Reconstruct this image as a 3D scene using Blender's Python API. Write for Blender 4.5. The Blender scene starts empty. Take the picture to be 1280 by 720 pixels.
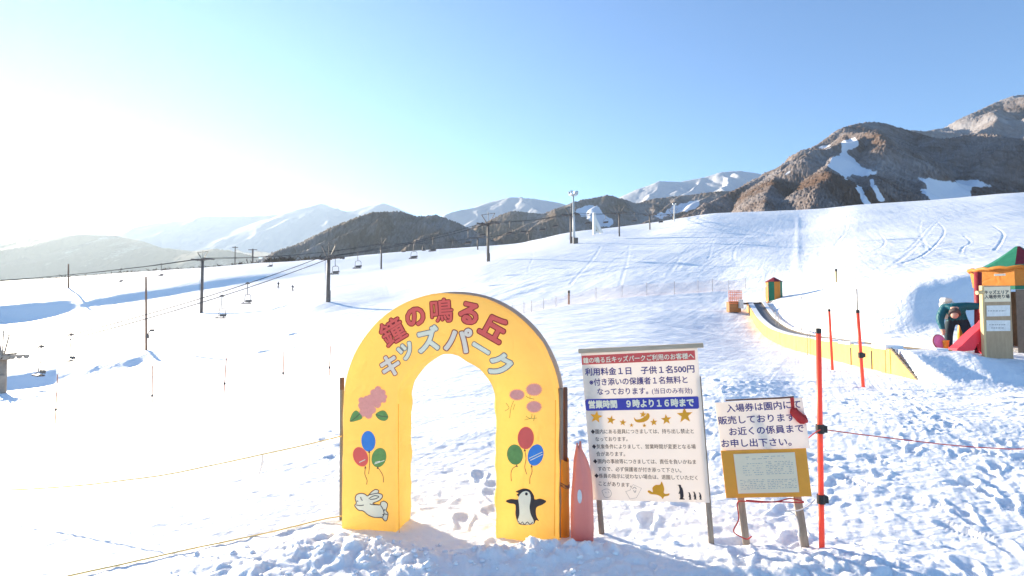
import bpy, bmesh, math, random
import numpy as np
from mathutils import Vector, Matrix, Euler

# ------------------------------------------------------------------ camera, sky, sun, exposure
R = math.radians
scene = bpy.context.scene
F_PX, ZC = 711.11, 1.6
PITCH = math.atan(35.0 / F_PX)
CP, SP = math.cos(PITCH), math.sin(PITCH)
cam = bpy.data.cameras.new('camera')
cam.sensor_width = 36.0
cam.lens = 20.0
cam.clip_start = 0.05
cam.clip_end = 60000.0
cam_o = bpy.data.objects.new('camera', cam)
cam_o.location = (0, 0, ZC)
cam_o.rotation_euler = (math.pi / 2 + PITCH, 0, 0)
scene.collection.objects.link(cam_o)
scene.camera = cam_o

SUN_AZ, SUN_EL = R(-45.0), R(15.0)          # azimuth measured from +Y towards +X
SUN_DIR = Vector((math.sin(SUN_AZ) * math.cos(SUN_EL), math.cos(SUN_AZ) * math.cos(SUN_EL), math.sin(SUN_EL)))
world = bpy.data.worlds.new('World')
scene.world = world
world.use_nodes = True
wn = world.node_tree
wn.nodes.clear()
sky = wn.nodes.new('ShaderNodeTexSky')
sky.sky_type = 'NISHITA'
sky.sun_disc = False
sky.sun_elevation = SUN_EL
sky.sun_rotation = SUN_AZ
sky.altitude = 600.0
sky.air_density = 1.0
sky.dust_density = 0.0
sky.ozone_density = 4.0
bg = wn.nodes.new('ShaderNodeBackground')
bg.inputs['Strength'].default_value = 0.0985
wo = wn.nodes.new('ShaderNodeOutputWorld')
wn.links.new(sky.outputs[0], bg.inputs[0])
wn.links.new(bg.outputs[0], wo.inputs[0])
sun = bpy.data.lights.new('sun', 'SUN')
sun.energy = 4.9
sun.angle = R(0.5)
sun.color = (1.0, 0.86, 0.66)
sun_o = bpy.data.objects.new('sun', sun)
sun_o.rotation_euler = SUN_DIR.to_track_quat('Z', 'Y').to_euler()
sun_o.location = SUN_DIR * 50
scene.collection.objects.link(sun_o)
vs = scene.view_settings
vs.view_transform = 'Standard'
vs.look = 'None'
vs.gamma = 1.0
vs.use_curve_mapping = False
vs.exposure = 1.52
HAZE_DENSITY = 4.2e-5
scene.cycles.use_denoising = True
scene.cycles.max_bounces = 8
scene.cycles.diffuse_bounces = 5
scene.cycles.transmission_bounces = 6
scene.cycles.transparent_max_bounces = 12
random.seed(7)
rng = np.random.default_rng(7)

# ------------------------------------------------------------------ pixel <-> world helpers
def ray(px, py):
    a = (px - 640.0) / F_PX
    b = -(py - 360.0) / F_PX
    return Vector((a, CP - b * SP, SP + b * CP))
def P(px, py, Y):
    r = ray(px, py)
    t = Y / r.y
    return Vector((r.x * t, Y, ZC + r.z * t))
def proj(p):
    dz = p[2] - ZC
    d = p[1] * CP + dz * SP
    return 640 + F_PX * p[0] / d, 360 - F_PX * (-p[1] * SP + dz * CP) / d

# ------------------------------------------------------------------ materials
def new_mat(name):
    m = bpy.data.materials.new(name)
    m.use_nodes = True
    nt = m.node_tree
    b = nt.nodes['Principled BSDF']
    return m, nt, b
def N(nt, kind, **kw):
    n = nt.nodes.new(kind)
    for k, v in kw.items():
        if k in n.inputs.keys():
            n.inputs[k].default_value = v
        else:
            setattr(n, k, v)
    return n
def ramp(nt, fac, stops):
    r = nt.nodes.new('ShaderNodeValToRGB')
    cr = r.color_ramp
    while len(cr.elements) < len(stops):
        cr.elements.new(0.5)
    for e, (p, c) in zip(cr.elements, stops):
        e.position = p
        e.color = (c[0], c[1], c[2], 1)
    nt.links.new(fac, r.inputs[0])
    return r.outputs[0]
def plain(name, col, rough=0.6, var=0.12, scale=9.0, metal=0.0, bump=0.0, bscale=40.0, stretch=(1, 1, 1), spec=0.4):
    m, nt, b = new_mat(name)
    tc = N(nt, 'ShaderNodeTexCoord')
    mp = N(nt, 'ShaderNodeMapping')
    mp.inputs['Scale'].default_value = stretch
    nt.links.new(tc.outputs['Object'], mp.inputs[0])
    n = N(nt, 'ShaderNodeTexNoise', Scale=scale, Detail=5.0, Roughness=0.65)
    nt.links.new(mp.outputs[0], n.inputs['Vector'])
    lo = [max(0, c * (1 - var)) for c in col]
    hi = [min(1, c * (1 + var)) for c in col]
    nt.links.new(ramp(nt, n.outputs['Fac'], [(0.3, lo), (0.7, hi)]), b.inputs['Base Color'])
    b.inputs['Roughness'].default_value = rough
    b.inputs['Metallic'].default_value = metal
    b.inputs['Specular IOR Level'].default_value = spec
    if bump:
        n2 = N(nt, 'ShaderNodeTexNoise', Scale=bscale, Detail=4.0)
        nt.links.new(mp.outputs[0], n2.inputs['Vector'])
        bp = N(nt, 'ShaderNodeBump', Strength=bump, Distance=0.01)
        nt.links.new(n2.outputs['Fac'], bp.inputs['Height'])
        nt.links.new(bp.outputs[0], b.inputs['Normal'])
    return m
def fabric(name, col, trans=0.35, wrinkle=0.35, rough=0.5, var=0.06, wscale=3.0):
    """thin vinyl or cloth: part of the light that hits one side comes out of the other"""
    m = plain(name, col, rough=rough, var=var, scale=4.0, spec=0.3)
    nt = m.node_tree
    b = nt.nodes['Principled BSDF']
    out = nt.nodes['Material Output']
    tc = N(nt, 'ShaderNodeTexCoord')
    n1 = N(nt, 'ShaderNodeTexNoise', Scale=wscale, Detail=3.0, Roughness=0.5, Distortion=1.2)
    n2 = N(nt, 'ShaderNodeTexNoise', Scale=wscale * 6, Detail=2.0, Distortion=0.6)
    nt.links.new(tc.outputs['Object'], n1.inputs['Vector'])
    nt.links.new(tc.outputs['Object'], n2.inputs['Vector'])
    bp = N(nt, 'ShaderNodeBump', Strength=wrinkle, Distance=0.05)
    bp2 = N(nt, 'ShaderNodeBump', Strength=wrinkle * 0.5, Distance=0.01)
    nt.links.new(n1.outputs['Fac'], bp.inputs['Height'])
    nt.links.new(n2.outputs['Fac'], bp2.inputs['Height'])
    nt.links.new(bp.outputs[0], bp2.inputs['Normal'])
    nt.links.new(bp2.outputs[0], b.inputs['Normal'])
    tr = N(nt, 'ShaderNodeBsdfTranslucent')
    tr.inputs['Color'].default_value = (min(1, col[0] * 1.05), col[1], col[2], 1)
    nt.links.new(bp2.outputs[0], tr.inputs['Normal'])
    mx = N(nt, 'ShaderNodeMixShader')
    mx.inputs[0].default_value = trans
    nt.links.new(b.outputs[0], mx.inputs[1])
    nt.links.new(tr.outputs[0], mx.inputs[2])
    nt.links.new(mx.outputs[0], out.inputs['Surface'])
    return m
def wood(name, c1, c2, stretch=(18, 18, 1.2)):
    m, nt, b = new_mat(name)
    tc = N(nt, 'ShaderNodeTexCoord')
    mp = N(nt, 'ShaderNodeMapping')
    mp.inputs['Scale'].default_value = stretch
    nt.links.new(tc.outputs['Object'], mp.inputs[0])
    n = N(nt, 'ShaderNodeTexNoise', Scale=3.0, Detail=8.0, Roughness=0.7, Distortion=0.8)
    nt.links.new(mp.outputs[0], n.inputs['Vector'])
    nt.links.new(ramp(nt, n.outputs['Fac'], [(0.3, c1), (0.7, c2)]), b.inputs['Base Color'])
    b.inputs['Roughness'].default_value = 0.8
    bp = N(nt, 'ShaderNodeBump', Strength=0.5, Distance=0.004)
    nt.links.new(n.outputs['Fac'], bp.inputs['Height'])
    nt.links.new(bp.outputs[0], b.inputs['Normal'])
    return m
def snow_material():
    m, nt, b = new_mat('snow')
    b.inputs['Base Color'].default_value = (0.86, 0.875, 0.89, 1)
    b.inputs['Roughness'].default_value = 0.65
    b.inputs['Specular IOR Level'].default_value = 0.25
    b.inputs['Subsurface Weight'].default_value = 0.6
    b.inputs['Subsurface Radius'].default_value = (1.0, 0.95, 0.9)
    b.inputs['Subsurface Scale'].default_value = 0.035
    tc = N(nt, 'ShaderNodeTexCoord')
    # fine crust near the viewer
    g1 = N(nt, 'ShaderNodeTexNoise', Scale=26.0, Detail=6.0, Roughness=0.7)
    nt.links.new(tc.outputs['Object'], g1.inputs['Vector'])
    b1 = N(nt, 'ShaderNodeBump', Strength=0.5, Distance=0.02)
    nt.links.new(g1.outputs['Fac'], b1.inputs['Height'])
    # ski traces, long thin grooves in two directions
    prev = b1
    for ang, sc, st, dist in ((20, (0.10, 1.0, 0.3), 0.55, 0.22), (62, (0.06, 0.8, 0.3), 0.5, 0.22), (-12, (0.16, 2.2, 0.3), 0.45, 0.10)):
        mp = N(nt, 'ShaderNodeMapping')
        mp.inputs['Rotation'].default_value = (0, 0, R(-ang))
        nt.links.new(tc.outputs['Object'], mp.inputs[0])
        mp2 = N(nt, 'ShaderNodeMapping')
        mp2.inputs['Scale'].default_value = sc
        nt.links.new(mp.outputs[0], mp2.inputs[0])
        n = N(nt, 'ShaderNodeTexNoise', Scale=0.9, Detail=5.0, Roughness=0.62, Distortion=0.25)
        nt.links.new(mp2.outputs[0], n.inputs['Vector'])
        bb = N(nt, 'ShaderNodeBump', Strength=st, Distance=dist)
        nt.links.new(n.outputs['Fac'], bb.inputs['Height'])
        nt.links.new(prev.outputs[0], bb.inputs['Normal'])
        prev = bb
    nt.links.new(prev.outputs[0], b.inputs['Normal'])
    return m
def mountain_material(name, brown=(0.085, 0.062, 0.048), snow=(0.72, 0.75, 0.80), cover=0.45, scale=0.02, contrast=0.16):
    """bare winter wood with snow showing through it; 'open_snow' marks the cleared ski runs"""
    m, nt, b = new_mat(name)
    tc = N(nt, 'ShaderNodeTexCoord')
    n1 = N(nt, 'ShaderNodeTexNoise', Scale=scale * .45, Detail=10.0, Roughness=0.66)
    m1 = N(nt, 'ShaderNodeMapping')
    m1.inputs['Scale'].default_value = (1.0, 0.30, 0.55)
    nt.links.new(tc.outputs['Object'], m1.inputs[0])
    nt.links.new(m1.outputs[0], n1.inputs['Vector'])
    mp = N(nt, 'ShaderNodeMapping')
    mp.inputs['Scale'].default_value = (1.0, 0.13, 0.22)
    nt.links.new(tc.outputs['Object'], mp.inputs[0])
    n2 = N(nt, 'ShaderNodeTexNoise', Scale=scale * 14, Detail=5.0, Roughness=0.75)
    nt.links.new(mp.outputs[0], n2.inputs['Vector'])
    ad = N(nt, 'ShaderNodeMath', operation='MULTIPLY_ADD')
    ad.inputs[1].default_value = 0.40
    nt.links.new(n2.outputs['Fac'], ad.inputs[0])
    nt.links.new(n1.outputs['Fac'], ad.inputs[2])
    sub = N(nt, 'ShaderNodeMath', operation='SUBTRACT')
    nt.links.new(ad.outputs[0], sub.inputs[0])
    sub.inputs[1].default_value = 0.20
    tree = ramp(nt, sub.outputs[0], [(cover, brown), (cover + contrast, [0.64 * a + 0.36 * c for a, c in zip(brown, snow)])])
    n3 = N(nt, 'ShaderNodeTexNoise', Scale=scale * 2.5, Detail=7.0, Roughness=0.75)
    nt.links.new(m1.outputs[0], n3.inputs['Vector'])
    at = N(nt, 'ShaderNodeAttribute', attribute_name='open_snow')
    ed = N(nt, 'ShaderNodeMath', operation='MULTIPLY_ADD')
    nt.links.new(n3.outputs['Fac'], ed.inputs[0])
    ed.inputs[1].default_value = 1.0
    nt.links.new(at.outputs['Fac'], ed.inputs[2])
    st = N(nt, 'ShaderNodeMapRange')
    st.inputs['From Min'].default_value = 0.92
    st.inputs['From Max'].default_value = 1.10
    nt.links.new(ed.outputs[0], st.inputs['Value'])
    mx = N(nt, 'ShaderNodeMix', data_type='RGBA')
    nt.links.new(st.outputs[0], mx.inputs[0])
    nt.links.new(tree, mx.inputs[6])
    mx.inputs[7].default_value = (snow[0], snow[1], snow[2], 1)
    nt.links.new(mx.outputs[2], b.inputs['Base Color'])
    b.inputs['Roughness'].default_value = 0.95
    b.inputs['Specular IOR Level'].default_value = 0.05
    bp = N(nt, 'ShaderNodeBump', Strength=0.15, Distance=2.0)
    nt.links.new(n2.outputs['Fac'], bp.inputs['Height'])
    nt.links.new(bp.outputs[0], b.inputs['Normal'])
    return m

M = {}
M['snow'] = snow_material()
M['arch'] = fabric('yellow_vinyl', (0.95, 0.74, 0.28), trans=0.60, wrinkle=0.55, var=0.10)
M['arch_rear'] = fabric('grey_beige_vinyl', (0.46, 0.42, 0.36), trans=0.25, wrinkle=0.3)
M['red_ink'] = plain('red_print', (0.90, 0.13, 0.10), 0.5, 0.05)
M['dark_red_ink'] = plain('dark_red_print', (0.28, 0.02, 0.02), 0.5, 0.05)
M['white_ink'] = plain('cream_print', (0.97, 0.87, 0.64), 0.5, 0.05)
M['pinkwhite_ink'] = plain('pale_pink_print', (0.97, 0.78, 0.60), 0.5, 0.05)
M['grey_ink'] = plain('grey_outline_print', (0.22, 0.24, 0.22), 0.5, 0.05)
M['brownred_ink'] = plain('brown_red_outline_print', (0.34, 0.10, 0.07), 0.5, 0.05)
M['pink_ink'] = plain('pink_flower_print', (0.98, 0.37, 0.29), 0.5, 0.10, scale=50)
M['green_ink'] = plain('green_print', (0.17, 0.34, 0.09), 0.5, 0.15, scale=30)
M['blue_ink'] = plain('blue_print', (0.05, 0.25, 0.66), 0.45, 0.1)
M['line_ink'] = plain('dark_line_print', (0.10, 0.07, 0.06), 0.5, 0.05)
M['navy_ink'] = plain('navy_print', (0.055, 0.05, 0.22), 0.5, 0.05)
M['black_ink'] = plain('black_print', (0.035, 0.03, 0.035), 0.5, 0.05)
M['faint_ink'] = plain('faint_pencil_print', (0.40, 0.38, 0.36), 0.6, 0.05)
M['coral_ink'] = plain('coral_print', (0.72, 0.10, 0.09), 0.5, 0.06)
M['royal_ink'] = plain('royal_blue_print', (0.055, 0.06, 0.38), 0.5, 0.06)
M['gold_ink'] = plain('golden_print', (0.95, 0.40, 0.02), 0.5, 0.1)
M['board'] = fabric('white_sign_board', (0.93, 0.88, 0.79), trans=0.42, wrinkle=0.06, var=0.03, wscale=2.0)
M['orange_board'] = plain('ochre_board', (0.88, 0.36, 0.04), 0.55, 0.08, scale=5)
M['paper'] = fabric('paper', (0.97, 0.81, 0.57), trans=0.1, wrinkle=0.15, var=0.04)
M['old_wood'] = wood('weathered_wood', (0.22, 0.16, 0.115), (0.40, 0.32, 0.25))
M['rail_wood'] = wood('pale_rail_wood', (0.38, 0.30, 0.21), (0.55, 0.46, 0.34), stretch=(1.2, 18, 18))
M['post_grey'] = wood('grey_post', (0.20, 0.17, 0.14), (0.33, 0.29, 0.24))
M['post_brown'] = wood('brown_post', (0.13, 0.065, 0.045), (0.25, 0.13, 0.09))
M['pad'] = fabric('orange_pad_vinyl', (0.90, 0.38, 0.05), trans=0.3, wrinkle=0.35)
M['sled'] = fabric('coral_plastic', (0.98, 0.37, 0.29), trans=0.25, wrinkle=0.05, rough=0.35)
M['pole_red'] = fabric('orange_red_pole', (0.90, 0.17, 0.10), trans=0.4, wrinkle=0.05, rough=0.35)
M['clamp'] = plain('black_plastic', (0.025, 0.023, 0.022), 0.45)
M['rope_red'] = plain('red_rope', (0.62, 0.055, 0.05), 0.8, 0.25, scale=80)
M['rope_yellow'] = plain('yellow_rope', (0.88, 0.60, 0.24), 0.8, 0.2, scale=80)
M['cord_white'] = plain('white_cord', (0.78, 0.70, 0.64), 0.8)
M['pouch'] = fabric('red_pouch', (0.66, 0.055, 0.05), trans=0.2, wrinkle=0.5)
M['steel'] = plain('dark_lift_steel', (0.155, 0.130, 0.115), 0.6, 0.25, scale=2, metal=0.1)
M['steel_light'] = plain('grey_lift_steel', (0.28, 0.26, 0.24), 0.5, 0.2, scale=2, metal=0.3)
M['cable'] = plain('steel_cable', (0.06, 0.055, 0.055), 0.5)
M['chair'] = plain('chair_seat', (0.13, 0.11, 0.10), 0.6)
M['wood_pole'] = wood('wooden_pole', (0.28, 0.15, 0.09), (0.42, 0.25, 0.16))
M['lamp_grey'] = plain('painted_grey', (0.52, 0.54, 0.54), 0.4)
M['floodlight'] = plain('floodlight_housing', (0.42, 0.45, 0.47), 0.35, metal=0.4)
M['white_paint'] = plain('white_paint', (0.78, 0.76, 0.72), 0.5)
M['conveyor_yellow'] = plain('yellow_side_panel', (0.76, 0.40, 0.10), 0.5, 0.20, scale=2.5, bump=0.2)
M['conveyor_dark'] = plain('conveyor_trim', (0.10, 0.08, 0.06), 0.6)
M['belt'] = plain('conveyor_belt_rubber', (0.16, 0.16, 0.17), 0.7, 0.25, scale=6)
M['snow_ledge'] = plain('packed_snow', (0.84, 0.85, 0.87), 0.7, 0.03, bump=0.6, bscale=14)
M['orange_net'] = plain('orange_net', (0.82, 0.22, 0.10), 0.7)
M['brown_box'] = wood('brown_box', (0.30, 0.13, 0.045), (0.42, 0.20, 0.08))
M['green_cloth'] = fabric('green_canvas', (0.035, 0.22, 0.13), trans=0.2, wrinkle=0.4)
M['darkred_cloth'] = fabric('dark_red_canvas', (0.30, 0.035, 0.045), trans=0.15, wrinkle=0.4)
M['orange_cloth'] = fabric('orange_canvas', (0.72, 0.29, 0.055), trans=0.3, wrinkle=0.5)
M['plywood'] = wood('plywood', (0.40, 0.27, 0.16), (0.50, 0.36, 0.22), stretch=(6, 6, 1.0))
M['tarp'] = plain('grey_brown_wall', (0.21, 0.16, 0.12), 0.8, 0.12, bump=0.3)
M['edge_yellow'] = wood('pale_edge_timber', (0.62, 0.44, 0.20), (0.74, 0.56, 0.30))
M['slide_red'] = fabric('red_slide_plastic', (0.78, 0.085, 0.12), trans=0.3, wrinkle=0.3)
M['teal'] = fabric('teal_jacket', (0.012, 0.12, 0.15), trans=0.08, wrinkle=0.6, wscale=8)
M['trousers'] = plain('dark_trousers', (0.018, 0.035, 0.05), 0.8)
M['skin'] = plain('skin', (0.52, 0.30, 0.22), 0.55)
M['knit'] = plain('dark_knit', (0.085, 0.065, 0.06), 0.9, 0.2, scale=60)
M['white_cloth'] = fabric('white_cloth', (0.80, 0.78, 0.74), trans=0.35, wrinkle=0.5)
M['pink_plastic'] = fabric('pink_plastic', (0.66, 0.30, 0.52), trans=0.35, wrinkle=0.05)
M['orange_plastic'] = plain('orange_plastic', (0.80, 0.32, 0.04), 0.45)
M['dark_cloth'] = plain('dark_ski_clothes', (0.05, 0.05, 0.06), 0.8)
M['bark'] = plain('bark', (0.075, 0.058, 0.048), 0.9, 0.25)
M['twig'] = plain('bare_twigs', (0.11, 0.082, 0.065), 0.9, 0.3, scale=1.0)
M['red_twig'] = plain('reddish_twigs', (0.20, 0.075, 0.05), 0.9, 0.3, scale=1.0)
M['conifer'] = plain('conifer_needles', (0.045, 0.060, 0.035), 0.9, 0.3, scale=1.0)

# ------------------------------------------------------------------ mesh builder
class MB:
    def __init__(self):
        self.v, self.f = [], []
    def add(self, verts, faces):
        n = len(self.v)
        self.v += [tuple(p) for p in verts]
        self.f += [tuple(i + n for i in q) for q in faces]
        return self
    def box(self, c, s, rot=None, taper=1.0):
        c = Vector(c)
        vs = []
        for z in (-1, 1):
            k = taper if z > 0 else 1.0
            for x, y in ((-1, -1), (1, -1), (1, 1), (-1, 1)):
                p = Vector((x * s[0] / 2 * k, y * s[1] / 2 * k, z * s[2] / 2))
                vs.append(c + (rot @ p if rot else p))
        return self.add(vs, [(3, 2, 1, 0), (4, 5, 6, 7), (0, 1, 5, 4), (1, 2, 6, 5), (2, 3, 7, 6), (3, 0, 4, 7)])
    def bbox(self, c, s, bev=0.01, rot=None):
        """box with bevelled edges"""
        bm = bmesh.new()
        bmesh.ops.create_cube(bm, size=1.0)
        for v in bm.verts:
            v.co = Vector((v.co.x * s[0], v.co.y * s[1], v.co.z * s[2]))
        bmesh.ops.bevel(bm, geom=bm.edges[:], offset=bev, segments=2, affect='EDGES', profile=0.6)
        bm.verts.index_update()
        c = Vector(c)
        self.add([c + (rot @ v.co if rot else v.co) for v in bm.verts], [tuple(v.index for v in f.verts) for f in bm.faces])
        bm.free()
        return self
    def tube(self, pts, r, n=8, cap=True):
        pts = [Vector(p) for p in pts]
        rs = r if isinstance(r, (list, tuple)) else [r] * len(pts)
        prev = None
        rings = []
        for i, p in enumerate(pts):
            t = (pts[min(i + 1, len(pts) - 1)] - pts[max(i - 1, 0)]).normalized()
            if prev is None:
                ref = Vector((0, 0, 1)) if abs(t.z) < 0.9 else Vector((1, 0, 0))
                a = t.cross(ref).normalized()
            else:
                a = (prev - t * prev.dot(t)).normalized()
            prev = a
            b = t.cross(a)
            rings.append([p + (a * math.cos(2 * math.pi * k / n) + b * math.sin(2 * math.pi * k / n)) * rs[i] for k in range(n)])
        vs = [q for ring in rings for q in ring]
        fs = []
        for i in range(len(pts) - 1):
            for k in range(n):
                fs.append((i * n + k, i * n + (k + 1) % n, (i + 1) * n + (k + 1) % n, (i + 1) * n + k))
        if cap:
            fs.append(tuple(range(n - 1, -1, -1)))
            m = (len(pts) - 1) * n
            fs.append(tuple(m + k for k in range(n)))
        return self.add(vs, fs)
    def prism(self, outline, y0, y1):
        """outline [(x,z)] in the local XZ plane, extruded from y0 (front) to y1"""
        n = len(outline)
        vs = [(x, y0, z) for x, z in outline] + [(x, y1, z) for x, z in outline]
        fs = [tuple(range(n)), tuple(range(2 * n - 1, n - 1, -1))]
        for k in range(n):
            fs.append((k, n + k, n + (k + 1) % n, (k + 1) % n))
        return self.add(vs, fs)
    def lathe(self, prof, c=(0, 0, 0), n=16):
        c = Vector(c)
        vs, fs = [], []
        for r, z in prof:
            for k in range(n):
                a = 2 * math.pi * k / n
                vs.append(c + Vector((r * math.cos(a), r * math.sin(a), z)))
        for i in range(len(prof) - 1):
            for k in range(n):
                fs.append((i * n + k, i * n + (k + 1) % n, (i + 1) * n + (k + 1) % n, (i + 1) * n + k))
        fs.append(tuple(range(n - 1, -1, -1)))
        fs.append(tuple((len(prof) - 1) * n + k for k in range(n)))
        return self.add(vs, fs)

COL = scene.collection
def link(name, mesh):
    o = bpy.data.objects.new(name, mesh)
    COL.objects.link(o)
    return o
def to_mesh(name, mb, mat, smooth=False, clean=True):
    me = bpy.data.meshes.new(name)
    me.from_pydata(mb.v, [], mb.f)
    me.validate()
    if clean:
        bm = bmesh.new()
        bm.from_mesh(me)
        bmesh.ops.recalc_face_normals(bm, faces=bm.faces[:])
        bm.to_mesh(me)
        bm.free()
    me.materials.append(mat)
    if smooth:
        me.polygons.foreach_set('use_smooth', [True] * len(me.polygons))
    return me
WM = {}     # world matrix of every parent we made
def thing(name, label, cat, loc=(0, 0, 0), mat=None, group=None, rz=0.0):
    o = bpy.data.objects.new(name, None)
    o.empty_display_size = 0.2
    COL.objects.link(o)
    m = mat if mat is not None else Matrix.Translation(Vector(loc)) @ Matrix.Rotation(rz, 4, 'Z')
    o.matrix_world = m
    WM[o.name] = m
    o['label'] = label
    o['category'] = cat
    if group:
        o['group'] = group
    return o
def part(name, mb, mat, parent=None, frame=None, smooth=False, label=None, edge=None):
    """frame: world matrix in which mb's vertices are given (None: the parent's own frame)"""
    pm = WM[parent.name] if parent is not None else Matrix.Identity(4)
    fm = frame if frame is not None else pm
    T = pm.inverted() @ fm
    if frame is not None or parent is None:
        mb.v = [tuple(T @ Vector(p)) for p in mb.v]
    o = link(name, to_mesh(name, mb, mat, smooth))
    if parent is not None:
        o.parent = parent
    WM[o.name] = pm
    if label:
        o['label'] = label
    if smooth and edge:
        pass
    return o
def single(name, mb, mat, label, cat, group=None, smooth=False):
    """a thing that is one mesh, its origin at its base centre"""
    a = np.array(mb.v)
    c = Vector(((a[:, 0].min() + a[:, 0].max()) / 2, (a[:, 1].min() + a[:, 1].max()) / 2, a[:, 2].min()))
    mb.v = [tuple(Vector(p) - c) for p in mb.v]
    o = link(name, to_mesh(name, mb, mat, smooth))
    o.location = c
    o['label'] = label
    o['category'] = cat
    if group:
        o['group'] = group
    return o
WORLD = Matrix.Identity(4)
def copy_tree(src, parent=None):
    c = src.copy()
    COL.objects.link(c)
    if parent is not None:
        c.parent = parent
    for ch in list(src.children):
        copy_tree(ch, c)
    return c

# ------------------------------------------------------------------ noise
def _hash(ix, iy, seed):
    h = (ix.astype(np.int64) * 374761393 + iy.astype(np.int64) * 668265263 + seed * 1442695041) & 0xFFFFFFFF
    h = ((h ^ (h >> 13)) * 1274126177) & 0xFFFFFFFF
    h = h ^ (h >> 16)
    return (h & 0xFFFF) / 65535.0
def vnoise(x, y, seed=0):
    ix, iy = np.floor(x), np.floor(y)
    fx, fy = x - ix, y - iy
    fx = fx * fx * fx * (fx * (fx * 6 - 15) + 10)
    fy = fy * fy * fy * (fy * (fy * 6 - 15) + 10)
    a, b = _hash(ix, iy, seed), _hash(ix + 1, iy, seed)
    c, d = _hash(ix, iy + 1, seed), _hash(ix + 1, iy + 1, seed)
    return (a * (1 - fx) + b * fx) * (1 - fy) + (c * (1 - fx) + d * fx) * fy
def fbm(x, y, oct=4, seed=0, gain=0.5):
    s, a, t = 0.0, 1.0, 0.0
    for k in range(oct):
        ca, sa = math.cos(0.6 * k), math.sin(0.6 * k)
        s = s + a * (vnoise((x * ca - y * sa) * 2 ** k, (x * sa + y * ca) * 2 ** k, seed + k) - 0.5)
        t += a
        a *= gain
    return s / t * 2
def sstep(a, b, x):
    t = np.clip((x - a) / (b - a), 0, 1)
    return t * t * (3 - 2 * t)
def pchip(x, y, xi):
    """monotone cubic, y (n, ...) along axis 0; xi 1-D -> (len(xi), ...)"""
    x = np.asarray(x, float)
    y = np.asarray(y, float)
    h = np.diff(x)
    hs = h.reshape((-1,) + (1,) * (y.ndim - 1))
    dl = np.diff(y, axis=0) / hs
    d = np.zeros_like(y)
    w1, w2 = 2 * hs[1:] + hs[:-1], hs[1:] + 2 * hs[:-1]
    ok = dl[:-1] * dl[1:] > 0
    with np.errstate(divide='ignore', invalid='ignore'):
        d[1:-1] = np.where(ok, (w1 + w2) / (w1 / dl[:-1] + w2 / dl[1:]), 0)
    d[0], d[-1] = dl[0], dl[-1]
    xi = np.asarray(xi, float)
    k = np.clip(np.searchsorted(x, xi) - 1, 0, len(x) - 2)
    hk = h[k].reshape((-1,) + (1,) * (y.ndim - 1))
    t = ((xi - x[k]) / h[k]).reshape((-1,) + (1,) * (y.ndim - 1))
    t2, t3 = t * t, t * t * t
    return (2 * t3 - 3 * t2 + 1) * y[k] + (t3 - 2 * t2 + t) * hk * d[k] + (-2 * t3 + 3 * t2) * y[k + 1] + (t3 - t2) * hk * d[k + 1]

# ------------------------------------------------------------------ snow ground: one sheet
# column pixel -> list of (distance, image row the ground has there), read off the photograph
TAB = {
    -420: [(4, 720), (8, 640), (15, 590), (21, 566), (35, 535), (50, 512), (62, 512), (72, 500), (84, 470), (100, 452), (140, 428), (168, 415), (182, 395), (250, 372)],
    0:    [(4, 697), (8, 600), (15, 553), (21, 532), (35, 508), (48, 492), (60, 496), (70, 494), (75, 468), (100, 440), (140, 412), (165, 405), (179, 381), (250, 353)],
    160:  [(4, 690), (8, 575), (15, 527), (24.6, 511), (40, 480), (55, 463), (64, 463), (68, 464), (72.2, 446), (100, 422), (140, 392), (161, 379), (171.3, 363), (250, 343)],
    320:  [(4, 683), (8, 555), (15, 515), (30, 482), (45, 452), (70, 412), (100, 388), (140, 364), (160, 353), (167, 343.5), (245, 333)],
    410:  [(4, 681), (8, 543), (15, 495), (30, 452), (45, 424), (62, 398), (68, 391), (75, 378), (100, 364), (140, 350), (240, 326)],
    480:  [(4, 680), (8, 535), (15, 470), (30, 425), (47, 404), (70, 382), (100, 358), (160, 336), (240, 319)],
    610:  [(4, 679), (8, 529), (15, 453), (25, 418), (47, 392), (70, 360), (103, 327), (170, 316), (250, 311)],
    716:  [(4, 678), (8, 527), (15, 450), (25, 416), (47, 382), (70, 345), (100, 318), (140, 301), (220, 296)],
    800:  [(4, 678), (8, 525), (15, 452), (25, 418), (36, 398), (47, 377), (70, 338), (100, 314), (150, 294), (225, 285)],
    900:  [(4, 678), (8, 524), (15, 455), (20, 439), (25, 424), (31, 411), (36, 401), (42, 389), (50, 372), (62, 347), (82, 322), (120, 296), (220, 274)],
    960:  [(4, 678), (8, 524), (15, 464), (20, 446), (26, 434), (31.5, 425), (34.5, 388), (42, 376), (50, 363), (62, 340), (82, 318), (125, 292), (218, 271)],
    1000: [(4, 678), (8, 524), (13, 482), (18, 457), (24, 440), (25.3, 433), (28, 384), (40, 371), (50, 352), (80, 318), (130, 289), (215, 269)],
    1080: [(4, 678), (8, 524), (13, 480), (17, 442), (20, 425), (22.5, 419), (25.5, 372), (32, 359), (42, 346), (60, 322), (100, 295), (210, 265)],
    1150: [(4, 678), (8, 524), (11.2, 490), (14.3, 447), (18, 427), (21.5, 417), (24.5, 352), (30, 344), (42, 338), (60, 316), (100, 288), (205, 261)],
    1220: [(4, 678), (8, 524), (11.2, 490), (14.3, 447), (18, 424), (21, 415), (24.5, 343), (31, 335), (44, 330), (60, 311), (100, 283), (200, 255)],
    1280: [(4, 678), (8, 524), (11.2, 490), (14.3, 447), (18, 424), (21, 415), (24.5, 340), (31, 331), (44, 326), (60, 307), (100, 279), (195, 250)],
    1700: [(4, 678), (8, 524), (11.2, 490), (14.3, 447), (18, 424), (22.5, 405), (28.5, 335), (35, 322), (44, 315), (60, 290), (100, 262), (195, 232)],
}
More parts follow.
